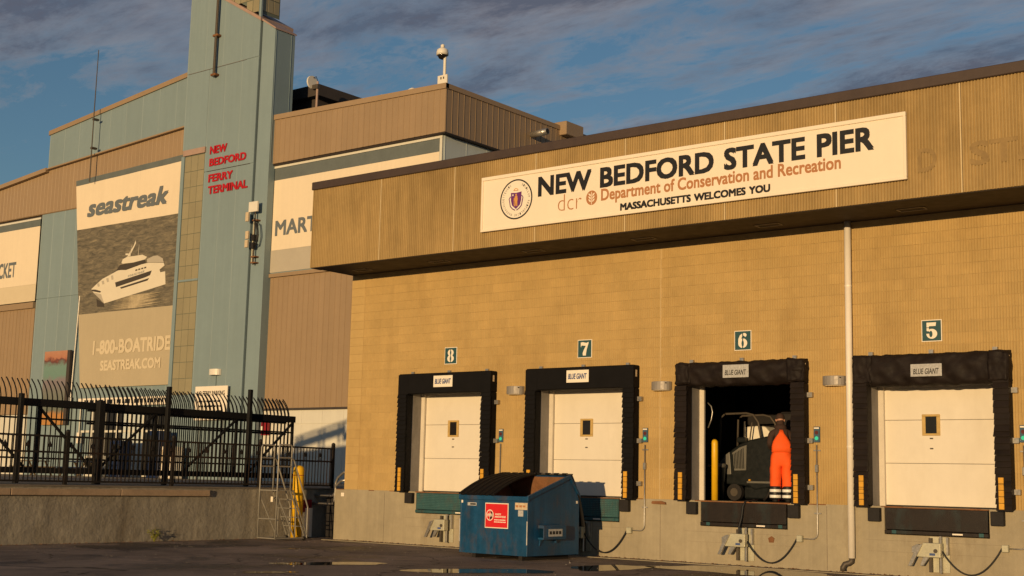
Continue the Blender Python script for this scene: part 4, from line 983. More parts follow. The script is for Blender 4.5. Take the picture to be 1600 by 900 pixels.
# weed at the foot of the wall
wd_ = thing('weed', 'small yellow-green weed at the foot of the retaining wall', 'plant', (-24.40, -4.6, 0))
rnd = random.Random(5); b = MB(); st_b = MB()
for i in range(9):
    a = rnd.uniform(0, 6.28); tip = Vector((math.cos(a) * rnd.uniform(.03, .12), math.sin(a) * rnd.uniform(.05, .2), rnd.uniform(.1, .26))); st_b.tube([(0, 0, 0), tip * .6 + Vector((0, 0, .03)), tip], .004, 4)
    for k in range(10):
        p = tip * rnd.uniform(.4, 1.05) + Vector((rnd.uniform(-.04, .04), rnd.uniform(-.04, .04), rnd.uniform(-.02, .05)))
        d = Vector((rnd.uniform(-1, 1), rnd.uniform(-1, 1), rnd.uniform(-.2, .8))).normalized(); s_ = d.cross(Vector((0, 0, 1))).normalized(); L_ = rnd.uniform(.04, .075)
        b.add([p, p + d * L_ * .5 + s_ * L_ * .35, p + d * L_ + Vector((0, 0, -.01)), p + d * L_ * .5 - s_ * L_ * .35], [(0, 1, 2, 3)])
b.build('leaves', 'leaf_green', wd_); st_b.build('stem', 'leaf_green', wd_)
# leaf litter along the walls and grit on the asphalt
b = MB(); rnd = random.Random(9)
for i in range(900):
    if i < 600: x = rnd.uniform(-23.4, -6.5); y = -.03 - abs(rnd.gauss(0, .10))
    else: x = WX + .03 + abs(rnd.gauss(0, .08)); y = rnd.uniform(-12, 1)
    s_ = rnd.uniform(.008, .028); a = rnd.uniform(0, 6.28); c_, q_ = math.cos(a) * s_, math.sin(a) * s_
    b.add([(x + c_, y + q_, .006), (x - q_ * .5, y + c_ * .5, .006 + s_ * .6), (x - c_, y - q_, .007), (x + q_ * .5, y - c_ * .5, .008)], [(0, 1, 2, 3)])
tag(b.build('leaf_litter', 'leaf_dead'), 'brown leaf litter along the foot of the walls', 'leaf litter', kind='stuff')
b = MB()
for i in range(520):
    t = rnd.random(); x = rnd.uniform(-24, -8); y = rnd.uniform(-10, -.3); s_ = rnd.uniform(.004, .014) * (1.5 if rnd.random() < .08 else 1)
    v = [(x + s_ * rnd.uniform(.6, 1.2) * math.cos(k * 1.571), y + s_ * rnd.uniform(.6, 1.2) * math.sin(k * 1.571), .002) for k in range(4)] + [(x, y, s_ * rnd.uniform(.6, 1.1))]
    b.add(v, [(0, 1, 4), (1, 2, 4), (2, 3, 4), (3, 0, 4)])
tag(b.build('grit', 'pebble'), 'pale grit scattered on the asphalt', 'grit', kind='stuff')

# ------------------------------------------------------------------ ferry terminal
ft = thing('ferry_terminal', 'large blue and tan metal-clad ferry terminal with a tall tower', 'building')
def clad(x0, x1, zb, zt, y, pitch, mat, parent, th=.05, seam=.03, name='panel'):
    """vertical cladding: one sheet per bay, its standing seam on the left edge; zb/zt are functions of x"""
    n = max(1, round((x1 - x0) / pitch)); p = (x1 - x0) / n
    for k in range(n):
        a = x0 + k * p + .004; e = x0 + (k + 1) * p - .004
        prof = [(a, y), (a, y - seam), (a + .03, y - seam), (a + .045, y), (e, y), (e, y + th), (a, y + th)]
        b = MB(); m_ = len(prof)
        b.v = [(u, w, zb(u)) for u, w in prof] + [(u, w, zt(u)) for u, w in prof]
        b.f = [tuple(range(m_))[::-1], tuple(range(m_, 2 * m_))] + [(i, (i + 1) % m_, m_ + (i + 1) % m_, m_ + i) for i in range(m_)]
        b.build(name, mat, parent)
def clad_y(y0, y1, zb, zt, x, pitch, mat, parent, th=.05, seam=.03, name='panel'):
    n = max(1, round((y1 - y0) / pitch)); p = (y1 - y0) / n
    me = None
    for k in range(n):
        a = .004; e = p - .004
        if me is None:
            me = MB().prism([(x, a), (x + seam, a), (x + seam, a + .03), (x, a + .045), (x, e), (x - th, e), (x - th, a)], lambda u, w, t: (u, w, t), zb, zt).mesh(name); me.materials.append(MATS[mat])
        o = bpy.data.objects.new(name, me); COL.objects.link(o); o.parent = parent; o.location = (0, y0 + k * p, 0)
lin = lambda xa, za_, xb, zb_: (lambda x: za_ + (zb_ - za_) * (x - xa) / (xb - xa))
K = lambda z: (lambda x: z)
FYD = 21.0
# body behind the cladding
b = MB().box(-95, -39.15, FYD + .08, 60, 1.2, 16.9); b.box(-57, -38.80, 20.80, 60, 17.05, 18.6); b.box(-95, -57.01, 21.0, 60, 17.05, 18.6); core = b.build('core', 'roof_dark', ft)
# right-hand fascia band
BX0, BX1 = -51.25, -38.72
rtop = lin(-50.6, 19.50, -38.72, 19.20)
rb = MB().box(BX0, BX1 - .06, 20.76, 21.3, 17.0, 19.0).build('fascia', 'tan_metal', ft)
clad(BX0, BX1, K(17.0), lambda x: rtop(x) - .02, 20.70, .37, 'tan_metal', rb, seam=.024)
b = MB().prism([(-50.62, rtop(-50.62) - .22), (BX1 + .05, rtop(BX1) - .20), (BX1 + .05, rtop(BX1) + .05), (-50.62, rtop(-50.62) + .04)], lambda u, w, t: (u, t, w), 20.63, 20.85); b.build('coping', 'tan_metal', rb)
MB().prism([(BX0, rtop(BX0) - .13), (-50.63, rtop(-50.63) - .14), (-50.63, rtop(-50.63)), (BX0, rtop(BX0) + .01)], lambda u, w, t: (u, t, w), 20.66, 20.85).build('coping', 'tan_metal', rb)
# right face
rf = MB().box(-39.2, BX1 - .06, 20.76, 60, 17.0, 19.1).build('fascia', 'tan_metal', ft)
clad_y(20.72, 40.0, 17.0, 19.2, BX1, .42, 'tan_metal', rf, seam=.016)
MB().box(BX1 - .1, BX1 + .05, 20.66, 60, 19.02, 19.25).build('coping', 'tan_metal', rf)
MB().box(-39.6, BX1 + .02, 20.7, 60, 16.93, 16.99).build('underside', 'soffit', rf)
MB().box(-39.2, -38.97, 20.95, 60, 1.2, 16.92).build('side_wall', 'pale_blue', ft)
clad_y(21.0, 33.0, 1.2, 16.92, -38.96, 1.5, 'pale_blue', ft, seam=.012, name='side_panel')
MB().rbox(-39.3, -38.3, 29.4, 30.9, 18.75, 19.45, .03).build('scupper_box', 'tan_metal', ft)
MB().box(-52, -38.8, 20.9, 60, 18.9, 18.95).build('roof', 'roof_grey', ft)
vp = thing('vent_pipe', 'steel vent pipe jutting from the right side of the ferry terminal', 'pipe')
MB().tube([(-38.72, 27.1, 18.25), (-37.75, 27.1, 18.30)], .16, 14).build('pipe', 'galv', vp, smooth=True); MB().tube([(-38.05, 27.1, 18.285), (-37.98, 27.1, 18.288)], .18, 14).build('collar', 'galv', vp)
MB().tube([(-37.752, 27.1, 18.3), (-37.745, 27.1, 18.3)], .13, 14).build('mouth', 'rubber', vp)
# wall under the right band: pilaster, framed banner, tan wall, white base
MB().box(-50.4, -38.98, 20.74, 20.92, 16.90, 16.99).build('shadow_gap', 'soffit', ft)  # solid dark strip standing in for the shade under the tan band
pil = MB().box(-51.25, -50.42, 20.64, 21.0, 1.2, 17.0).build('pilaster', 'blue_metal', ft)
MB().box(-50.42, -50.36, 20.60, 21.0, 1.2, 17.0).build('corner_trim', 'blue_metal', pil)
lw = MB().box(-50.36, -38.98, 20.96, 21.08, 4.7, 11.3).build('lower_wall', 'tan_metal', ft)
clad(-50.36, -38.98, K(4.72), K(11.22), 20.93, .37, 'tan_metal', lw, seam=.024)
MB().box(-50.36, -38.98, 20.80, 21.0, 11.22, 11.40).build('ledge', 'tan_metal', ft)
MB().box(-50.36, -38.98, 20.84, 21.0, 4.62, 4.72).build('drip_trim', 'roof_dark', ft)
bw = MB().box(-50.36, -38.98, 20.96, 21.08, 1.2, 4.62).build('base_wall', 'base_white', ft)
for k in range(8):
    a = -50.34 + k * 1.42
    MB().rbox(a + .004, a + 1.416, 20.93, 20.96, 3.96, 4.60, .006).build('base_panel', 'base_white', bw); MB().rbox(a + .004, a + 1.416, 20.93, 20.96, 1.2, 3.93, .006).build('base_panel', 'base_white', bw)
MB().box(-50.3, -39.0, 20.90, 20.95, 11.42, 16.93).build('sign_backing', 'blue_metal', ft)
# left half
ltop = lambda x: (lin(-75.5, 18.90, -70.5, 19.37)(x) if x < -70.5 else lin(-70.5, 19.37, -57.2, 20.08)(x))
lb_ = MB().box(-95, -57.2, 20.945, 21.3, 16.65, 17.5).build('fascia', 'tan_metal', ft)
clad(-80.0, -70.5, K(16.68), lambda x: ltop(x) + .06, 20.895, .37, 'tan_metal', lb_, seam=.012); clad(-70.5, -57.2, K(16.68), lambda x: ltop(x) + .06, 20.895, .37, 'tan_metal', lb_, seam=.012)
MB().prism([(-82, ltop(-82) - .2), (-70.45, ltop(-70.5) - .20), (-70.45, ltop(-70.5) + .05), (-82, ltop(-82) + .04)], lambda u, w, t: (u, t, w), 20.63, 20.85).build('coping', 'tan_metal', lb_)
MB().prism([(-70.44, ltop(-70.44) - .08), (-57.2, ltop(-57.2) - .08), (-57.2, ltop(-57.2)), (-70.44, ltop(-70.44))], lambda u, w, t: (u, t, w), 20.66, 20.85).build('coping', 'tan_metal', lb_)
utop = lin(-70.8, 21.75, -57.6, 23.15)
ub = MB().prism([(-70.7, 18), (-57.2, 18), (-57.2, utop(-57.2) - .1), (-70.7, utop(-70.7) - .1)], lambda u, w, t: (u, t, w), 21.03, 24.2).build('upper_block', 'blue_metal', ft)
clad(-70.72, -57.2, K(18.5), lambda x: utop(x) - .03, 20.965, 1.5, 'blue_metal', ub, seam=.012)
MB().prism([(-70.8, utop(-70.8) - .24), (-57.2, utop(-57.2) - .24), (-57.2, utop(-57.2) + .03), (-70.8, utop(-70.8) + .03)], lambda u, w, t: (u, t, w), 20.88, 24.3).build('coping', 'tan_metal', ub)
lp = MB().box(-70.95, -57.0, 21.01, 21.08, 1.2, 16.65).build('mid_wall', 'blue_metal', ft)
clad(-70.95, -57.0, K(1.2), K(11.5), 20.965, 1.16, 'blue_metal', lp, seam=.012); clad(-70.95, -57.0, K(11.53), K(16.64), 20.965, 1.16, 'blue_metal', lp, seam=.012)
ll = MB().box(-95, -70.97, 20.96, 21.08, 4.7, 11.05).build('lower_wall', 'tan_metal', ft)
clad(-80, -70.97, K(4.72), K(11.0), 20.93, .37, 'tan_metal', ll)
MB().box(-95, -70.97, 20.78, 21.0, 11.0, 11.35).build('ledge', 'tan_metal', ft)
bl_ = MB().box(-95, -70.97, 20.96, 21.08, 1.2, 4.68).build('base_wall', 'base_white', ft)
for k in range(7): a = -80.9 + k * 1.42; MB().rbox(a + .004, a + 1.416, 20.93, 20.96, 3.2, 4.66, .006).build('base_panel', 'base_white', bl_); MB().rbox(a + .004, a + 1.416, 20.93, 20.96, 1.2, 3.17, .006).build('base_panel', 'base_white', bl_)
# tower
TX0, TX1, TY = -57.1, -51.32, 20.4
ttop = lin(-54.22, 26.38, -51.46, 24.79)
tw = MB().prism([(TX0, 1.2), (TX1, 1.2), (TX1, ttop(TX1)), (TX0, ttop(TX0))], lambda u, w, t: (u, t, w), TY + .03, 22.6).build('tower', 'blue_metal', ft)
clad(-55.2, TX1, K(17.17), lambda x: min(ttop(x), 22.75) - .02, TY, 1.3, 'blue_metal', tw, seam=.012)
clad(-57.1, -55.22, K(18.55), lambda x: min(ttop(x), 22.75) - .02, TY, 1.3, 'blue_metal', tw, seam=.012)
clad(-55.2, TX1, K(1.2), K(17.13), TY, 1.3, 'blue_metal', tw, seam=.012)
clad(-57.1, TX1, K(22.78), lambda x: ttop(x) - .02, TY, 1.3, 'blue_metal', tw, seam=.012)
MB().prism([(TX0, ttop(TX0) - .03), (TX1 + .05, ttop(TX1 + .05) - .03), (TX1 + .05, ttop(TX1) + .12), (TX0, ttop(TX0) + .15)], lambda u, w, t: (u, t, w), TY - .06, 22.6).build('sloped_flashing', 'flash', tw)
# narrower shaft on its right
s2 = MB().prism([(-51.18, 1.2), (-50.2, 1.2), (-50.2, 24.0), (-51.18, 24.63)], lambda u, w, t: (u, t, w), TY + .05, 21.8).build('shaft', 'blue_metal', tw)
MB().prism([(-51.2, 24.64), (-50.15, 24.0), (-50.15, 24.08), (-51.2, 24.74)], lambda u, w, t: (u, t, w), TY, 21.85).build('shaft_flashing', 'flash', s2)
MB().box(-51.32, -51.18, TY + .25, 21.8, 1.2, 24.6).build('shadow_gap', 'roof_dark', tw)
for yy in (20.52, 21.55): MB().box(-50.2, -50.185, yy, yy + .03, 17, 23.95).build('edge_seam', 'blue_metal', s2)
# clerestory on top, gridded panes
cl = MB().prism([(TX0, ttop(TX0) + .1), (-51.5, ttop(-51.5) + .32), (-51.5, 30), (TX0, 30)], lambda u, w, t: (u, t, w), TY + .12, 21.8).build('clerestory', 'mullion', tw)
b = None
for i in range(10):
    for j in range(6):
        xa = -51.62 - (i + 1) * .50; za_ = 25.25 + j * .72
        if za_ < ttop(xa + .25) - .25: continue
        MB().rbox(xa + .02, xa + .48, TY + .095, TY + .13, za_ + .02, za_ + .70, .006).build('pane', 'fibre_pane', cl)
for i in range(3):
    for j in range(6):
        yy = 20.56 + i * .40; za_ = 25.30 + j * .72
        MB().rbox(-51.51, -51.475, yy + .02, yy + .38, za_ + .02, za_ + .70, .006).build('pane', 'fibre_pane', cl)
MB().box(-51.56, -51.40, TY + .06, TY + .16, 24.9, 30).build('corner_post', 'blue_metal', cl)
# tall gridded window strip beside the big banner
gs = MB().box(-56.85, -55.2, TY - .004, TY + .06, 5.6, 18.2).build('window_strip', 'mullion', tw)
for j in range(15):
    for i in range(3):
        xa = -56.83 + i * .54; za_ = 18.16 - (j + 1) * .845
        if za_ < 5.4: continue
        MB().rbox(xa + .012, xa + .528, TY - .02, TY - .003, za_ + .012, za_ + .833, .004).build('pane', 'fibre_pane', gs)
MB().rbox(-56.95, -55.15, TY - .10, TY + .02, 18.2, 18.52, .01).build('window_head', 'flash', tw)
MB().box(-57.12, -56.86, TY - .05, TY + .02, 5.6, 18.2).build('window_side', 'blue_metal', tw)
MB().box(-56.85, -55.2, TY - .035, TY - .0205, 11.42, 11.52).build('transom_bar', 'blue_metal', gs)
MB().box(-55.0, -51.6, TY - .008, TY - .001, 17.135, 17.165).build('panel_joint', 'roof_dark', tw)
MB().box(-57.0, -52.3, TY - .008, TY - .001, 22.755, 22.775).build('panel_joint', 'roof_grey', tw)
# dark roof structure behind the tower
MB().box(-60, -49.8, 23.2, 40, 21.15, 21.75).build('rear_roof', 'roof_dark', ft); MB().box(-60, -50.3, 23.6, 40, 18.9, 21.15).build('rear_wall', 'roof_dark', ft)
# tower lettering
lt = thing('tower_letters', 'red raised letters naming the ferry terminal on the tower', 'lettering')
for s_, x0_, x1_, z0_, z1_ in (('NEW', -54.79, -53.43, 18.04, 18.47), ('BEDFORD', -54.78, -51.88, 17.39, 17.81), ('FERRY', -54.79, -52.86, 16.54, 16.96), ('TERMINAL', -54.77, -51.66, 15.90, 16.33)):
    n_ = len(s_)
    lettering(s_, x0_, x1_, z0_, z1_, TY - .014, 'letter_red', lt, name='word', bold=.042, th=.03)
# banners
bn_ = thing('ferry_banner', 'huge hanging banner with a ferry photo and phone number beside the tower', 'banner')
BY = 20.84
xl = lambda z: -67.5 + (18.25 - z) / 11.9 * 1.75; xr = lambda z: -57.55 + (18.5 - z) / 12.4 * .62
def zone(z0, z1, mat, name, y=BY, tilt=0.0, tilt0=0.0):
    nx = 24; b = MB()
    for z, tl in ((z0, tilt0), (z1, tilt)):
        for i in range(nx + 1):
            u = i / nx; b.v.append((xl(z) + (xr(z) - xl(z)) * u, y + .012 * math.sin(u * 17), z + tl * u))
    k_ = len(b.v); b.v += [(p[0], p[1] + .015, p[2]) for p in b.v]
    for i in range(nx):
        b.f += [(i, i + 1, nx + 2 + i, nx + 1 + i), (k_ + i, k_ + nx + 1 + i, k_ + nx + 2 + i, k_ + i + 1), (i, k_ + i, k_ + i + 1, i + 1), (nx + 1 + i, nx + 2 + i, k_ + nx + 2 + i, k_ + nx + 1 + i)]
    return b.build(name, mat, bn_)
zone(17.95, 18.27, 'banner_grey', 'top_sleeve', tilt=.26, tilt0=.245); up_ = zone(15.3, 17.945, 'banner', 'upper_field', tilt=.24); ph_ = zone(10.32, 15.295, 'print_sea', 'printed_photo'); lo_ = zone(6.1, 10.315, 'banner_tan', 'lower_field')
PY = BY - .016
lettering('seastreak', -66.15, -58.70, 15.95, 17.0, PY, 'print_slate', up_, bold=.04, shear=.22)
lettering('1-800-BOATRIDE', -64.68, -57.75, 7.93, 8.73, PY, 'print_cream', lo_, bold=.045)
lettering('SEASTREAK.COM', -63.89, -58.5, 7.01, 7.59, PY, 'print_cream', lo_, bold=.045)
def pz(px, py):                                  # printed picture: points given on the banner's own surface
    return (px, py)
bt = MB().flat([(-65.23, 11.71), (-64.84, 11.92), (-64.23, 12.22), (-62.83, 12.59), (-62.36, 12.6), (-61.14, 12.74), (-60.08, 12.8), (-58.73, 12.69), (-58.64, 12.54), (-59.06, 12.34), (-58.97, 12.19), (-58.56, 12.21), (-58.46, 11.5), (-63.91, 10.81), (-65.05, 11.55)], PY, .004).build('printed_ferry', 'print_boat', ph_)
for nm, mt, pts in (('ferry_bow', 'banner_shade', [(-65.03, 11.51), (-64.26, 11.36), (-63.91, 10.83)]), ('ferry_bow_line', 'print_dark', [(-65.26, 11.69), (-64.82, 11.66), (-64.28, 11.53), (-64.34, 11.45), (-65.05, 11.57)]),
    ('ferry_windows', 'print_dark', [(-63.0, 11.93), (-59.73, 12.35), (-59.86, 12.1), (-60.3, 12.01), (-62.89, 11.66)]), ('ferry_windows', 'print_dark', [(-62.5, 11.62), (-59.92, 11.95), (-60.06, 11.82), (-62.41, 11.53)]),
    ('ferry_windows', 'print_dark', [(-62.95, 12.63), (-62.63, 12.9), (-61.46, 12.91), (-60.4, 13.0), (-60.31, 12.82), (-62.05, 12.56)]), ('ferry_roof', 'print_boat', [(-62.53, 13.0), (-62.43, 13.19), (-62.05, 13.3), (-61.35, 13.29), (-60.66, 13.3), (-60.23, 13.14), (-60.4, 13.02), (-61.46, 12.93), (-62.4, 12.94)]),
    ('ferry_mast', 'print_boat', [(-62.04, 13.31), (-61.80, 13.31), (-61.30, 14.0), (-61.36, 14.17), (-61.47, 13.92)]), ('ferry_radar', 'print_boat', [(-62.22, 13.50), (-61.92, 13.48), (-61.92, 13.40), (-62.18, 13.40)]),
    ('ferry_stern', 'banner_shade', [(-60.20, 12.83), (-60.22, 13.02), (-59.66, 13.14), (-59.29, 13.14), (-58.82, 12.93), (-58.73, 12.71)]), ('ferry_shadow', 'print_dark', [(-64.67, 11.13), (-63.96, 10.82), (-63.86, 10.61), (-64.54, 10.66)])):
    MB().flat(pts, PY - .005, .003).build(nm, mt, bt)
for k in range(4): MB().flat([(-61.2 + k * .26, 12.43 + k * .025), (-61.02 + k * .26, 12.45 + k * .025), (-61.03 + k * .26, 12.53 + k * .025), (-61.21 + k * .26, 12.51 + k * .025)], PY - .005, .003).build('ferry_window', 'print_dark', bt)
for k in range(4): MB().flat([(-64.7 + k * .42, 11.98 + k * .12), (-64.5 + k * .42, 12.0 + k * .12), (-64.42 + k * .42, 11.82 + k * .1), (-64.6 + k * .42, 11.80 + k * .1)], PY - .005, .003).build('ferry_rail', 'banner_shade', bt)
for xa in (-61.75, -61.05): MB().flat([(xa, 13.3), (xa + .03, 13.3), (xa + .05, 13.9), (xa + .03, 13.9)], PY - .005, .003).build('ferry_aerial', 'print_boat', bt)
t_ = text_mb('seastreak', -61.88, -60.36, 12.14, 12.30, PY - .005, shear=.2, th=.002)
t_.v = [(p[0], p[1], p[2] + (p[0] + 61.88) * .10) for p in t_.v]; t_.build('lettering', 'print_slate', bt)
rnd = random.Random(4)
for k in range(16):
    z = 10.4 + k * .045; a = -63.6 + rnd.uniform(-.3, .6) + k * .06; e = -58.4 - rnd.uniform(0, .9)
    MB().flat([(a, z), ((a + e) / 2, z - .02), (e, z + .03 + rnd.uniform(0, .1)), ((a + e) / 2, z + rnd.uniform(.03, .05))], PY + .001, .003 + k * .0001).build('glint', 'print_glint', ph_)
mb_ = thing('island_banner', 'wide cream banner with grey capitals right of the tower, partly behind the dock roof', 'banner')
MB().box(-50.18, -39.15, 20.862, 20.885, 12.58, 16.16).build('field', 'banner', mb_); MB().box(-50.18, -39.15, 20.862, 20.885, 16.165, 16.76).build('top_strip', 'banner_grey', mb_); MB().box(-50.2, -39.15, 20.862, 20.885, 11.46, 12.575).build('bottom_strip', 'banner_shade', mb_)
b = MB(); 
for (a0, a1, z0, z1) in ((-50.36, -38.98, 16.78, 16.93), (-50.36, -50.20, 11.42, 16.78), (-39.13, -38.98, 11.42, 16.78)): b.rbox(a0, a1, 20.84, 20.90, z0, z1, .01)
b.build('frame', 'base_white', mb_)
lettering('MART', -49.96, -46.95, 13.30, 14.08, 20.861, 'print_slate', mb_, bold=.035)
cb = thing('town_banner', 'cream banner with grey capitals at the left edge of the photo', 'banner')
MB().box(-84, -70.95, 20.862, 20.885, 12.45, 15.95).build('field', 'banner', cb); MB().box(-84, -70.95, 20.862, 20.885, 15.955, 16.36).build('top_strip', 'banner_grey', cb); MB().box(-84, -70.95, 20.862, 20.885, 11.42, 12.445).build('bottom_strip', 'print_cream', cb)
MB().box(-84, -70.93, 20.84, 20.89, 16.365, 16.48).build('frame', 'base_white', cb)
lettering('NANTUCKET', -77.9, -73.24, 13.02, 13.98, 20.861, 'print_slate', cb, bold=.035)
# roof gear
fpq = thing('flagpole', 'thin bare pole fixed to the left part of the terminal roof', 'pole')
MB().tube([(-65.5, 20.4, 17.9), (-65.52, 20.4, 21.9), (-65.5, 20.4, 25.75)], [.035, .032, .022], 8).build('pole', 'iron', fpq)
for zz in (19.9, 21.6): MB().box(-65.6, -65.4, 20.36, 20.7, zz - .05, zz + .05).build('clamp', 'iron', fpq)
cd = thing('tower_conduit', 'dark vertical pole clamped to the upper tower face', 'pole')
MB().tube([(-54.62, 20.2, 22.2), (-54.6, 20.2, 29)], .075, 8).build('pole', 'iron', cd)
for zz in (22.3, 24.45): MB().rbox(-54.82, -54.42, 20.12, 20.40, zz - .06, zz + .06, .02).build('clamp', 'rust_edge', cd)
an = thing('antenna_cluster', 'small antennas and cables on a mast beside the tower', 'antenna')
MB().rbox(-51.10, -50.45, 20.05, 20.15, 14.50, 15.02, .01).build('flat_antenna', 'camera_white', an)
MB().tube([(-50.80, 20.25, 11.85), (-50.80, 20.25, 14.9)], .04, 8).build('mast', 'iron', an); MB().tube([(-50.97, 20.3, 11.95), (-50.92, 20.3, 14.2)], .035, 8).build('mast', 'galv_pale', an)
for (xa, z0_, z1_) in ((-51.28, 14.05, 14.52), (-51.22, 13.15, 13.55), (-51.24, 12.72, 13.1)): MB().rbox(xa, xa + .22, 20.02, 20.12, z0_, z1_, .01).build('small_antenna', 'sticker', an)
for (xa, z0_) in ((-50.86, 13.05), (-50.88, 12.65)): MB().rbox(xa, xa + .2, 20.1, 20.28, z0_, z0_ + .3, .01).build('radio_box', 'rubber', an)
for zz in (14.1, 12.25, 11.95): MB().box(-50.95, -50.6, 20.2, 20.62, zz - .03, zz + .03).build('arm', 'rust_edge', an)
for k in range(4): MB().tube([(-50.78, 20.15, 14.2 - k * .1), (-50.55 + k * .04, 20.12, 13.9), (-50.45 + k * .05, 20.12, 13.3), (-50.55 + k * .03, 20.15, 12.8), (-50.75, 20.18, 12.7 + k * .1)], .016, 5).build('cable', 'cable', an, smooth=True)
dh = thing('dish_antenna', 'small dish antenna on a roof mast right of the tower', 'antenna')
MB().tube([(-48.6, 22, 18.9), (-48.58, 22, 21.35)], .06, 8).build('mast', 'flash', dh)
MB().tube([(-48.98, 21.95, 21.35), (-48.90, 21.95, 21.35)], .34, 16).build('dish', 'camera_white', dh); MB().rbox(-48.9, -48.5, 21.9, 22.1, 20.95, 21.2, .02).build('radio', 'iron', dh)
MB().tube([(-48.9, 22, 21.6), (-48.7, 22, 21.62), (-48.6, 22, 21.4)], .02, 5).build('cable', 'cable', dh, smooth=True)
cc = thing('security_camera', 'white dome security camera on a pole at the terminal roof corner', 'camera')
MB().tube([(-39.28, 21.2, 19.2), (-39.28, 21.2, 20.72), (-39.34, 21.2, 20.85)], .07, 10).build('pole', 'camera_white', cc)
MB().rbox(-39.58, -39.0, 21.05, 21.15, 19.3, 19.82, .02).build('equipment_box', 'camera_white', cc)
for xa in (-39.38, -39.22): MB().box(xa, xa + .06, 21.03, 21.048, 19.62, 19.72).build('gland', 'iron', cc)
MB().lathe([(.06, .42), (.10, .40), (.26, .30), (.28, .18), (.28, .05)], (-39.4, 21.15, 20.75), 16).build('housing', 'camera_white', cc, smooth=True)
MB().lathe([(.05, -.15), (.16, -.10), (.22, 0), (.24, .06)], (-39.4, 21.15, 20.75), 16).build('dome', 'dark_glass', cc, smooth=True)
MB().lathe([(.09, .40), (.10, .52), (.04, .58)], (-39.4, 21.15, 20.75), 10).build('cap', 'camera_white', cc, smooth=True)
for i, (xa, txt) in enumerate(((-43.9, 'left small white roof vent cap on the terminal'), (-41.9, 'right small white roof vent cap on the terminal'))):
    tag(MB().lathe([(.12, 0), (.12, .62), (.22, .66), (.22, .76), (.06, .86)], (xa, 21.9, 19.0), 12).build('roof_vent', 'camera_white', smooth=True), txt, 'vent', 'roof vents')
# things along the foot of the terminal
wl = thing('wall_light', 'white half-round lamp low on the tower face', 'wall light')
prof = [(-53.72, 20.39)] + [(-53.33 - .39 * math.cos(t), 20.36 - .28 * math.sin(t)) for t in [i * math.pi / 10 for i in range(11)]] + [(-52.94, 20.39)]
MB().prism(prof, lambda u, w, t: (u, w, t), 6.42, 6.72).build('housing', 'camera_white', wl)
MB().tube([(-53.3, 20.36, 6.42), (-53.3, 20.36, 5.9)], .025, 6).build('conduit', 'blue_metal', wl)
pkg = thing('parking_sign', 'white notice board about ferry parking at the foot of the tower', 'sign')
MB().rbox(-54.62, -52.12, 20.16, 20.22, 4.15, 5.86, .01).build('board', 'sign_white', pkg)
lettering('NO FERRY PARKING', -54.45, -52.3, 5.38, 5.62, 20.155, 'ink_black', pkg, bold=.02)
b = MB()
for zz in (5.05, 4.8, 4.55):
    xx = -54.3
    while xx < -52.6: w_ = rnd.uniform(.06, .2); b.box(xx, xx + w_, 20.15, 20.156, zz, zz + .09); xx += w_ + .05
tag(b.build('small_print', 'ink_black', pkg), kind='stuff')
for xa in (-54.3, -52.45): MB().box(xa, xa + .06, 20.2, 20.26, 1.2, 4.2).build('leg', 'galv', pkg)
mu = thing('mural_panel', 'tall painted panel with bands of orange, red and green on the blue wall', 'mural')
MB().rbox(-69.25, -66.95, 20.72, 20.80, 4.05, 8.3, .01).build('panel', 'mural_paint', mu); MB().box(-66.94, -66.66, 20.70, 20.84, 4.05, 8.3).build('dark_edge', 'roof_dark', mu)
dpp = thing('drain_pipe', 'thin grey drain pipe on the blue wall left of the big banner', 'pipe')
MB().tube([(-66.55, 20.85, 5.6), (-66.35, 20.85, 11.4)], .045, 8).build('pipe', 'galv', dpp); MB().rbox(-66.85, -66.4, 20.75, 20.92, 5.1, 5.6, .02).build('box', 'galv', dpp)
rbx = thing('fire_cabinet', 'pair of red fire cabinets on the white base wall', 'cabinet')
MB().rbox(-50.42 + .12, -50.02, 20.80, 20.92, 3.42, 4.04, .01).build('cabinet', 'machine_red', rbx); MB().rbox(-50.0, -49.72, 20.80, 20.92, 3.42, 4.04, .01).build('cabinet', 'machine_red', rbx); MB().box(-50.2, -50.1, 20.79, 20.799, 3.65, 3.85).build('label_plate', 'sign_white', rbx)
en = thing('ticket_board', 'long white sign strip above the terminal entrance under the phone banner', 'sign')
MB().rbox(-65.6, -56.9, 20.72, 20.80, 5.05, 5.50, .01).build('board', 'sign_white', en); b = MB(); xx = -65.0
while xx < -57.3: w_ = rnd.uniform(.12, .22); b.box(xx, xx + w_, 20.712, 20.719, 5.17, 5.40); xx += w_ + .12
tag(b.build('small_print', 'ink_black', en), kind='stuff')
et = thing('entrance_front', 'dark glazed terminal entrance with pale frames behind the gate', 'entrance')
MB().box(-64.3, -61.5, 20.80, 20.92, 1.2, 4.95).build('glazing', 'dark_glass', et); MB().box(-59.6, -57.7, 20.80, 20.92, 1.2, 4.95).build('glazing', 'dark_glass', et); MB().box(-61.49, -59.61, 20.80, 20.92, 1.2, 4.95).build('side_light', 'pale_blue', et)
for k in range(8): xa = -65.4 + k * 1.16; MB().box(xa, xa + .12, 20.74, 20.80, 1.2, 4.95).build('mullion', 'base_white', et)
for zz in (3.6, 1.25): MB().box(-65.28, -57.2, 20.755, 20.799, zz, zz + .12).build('transom', 'base_white', et)
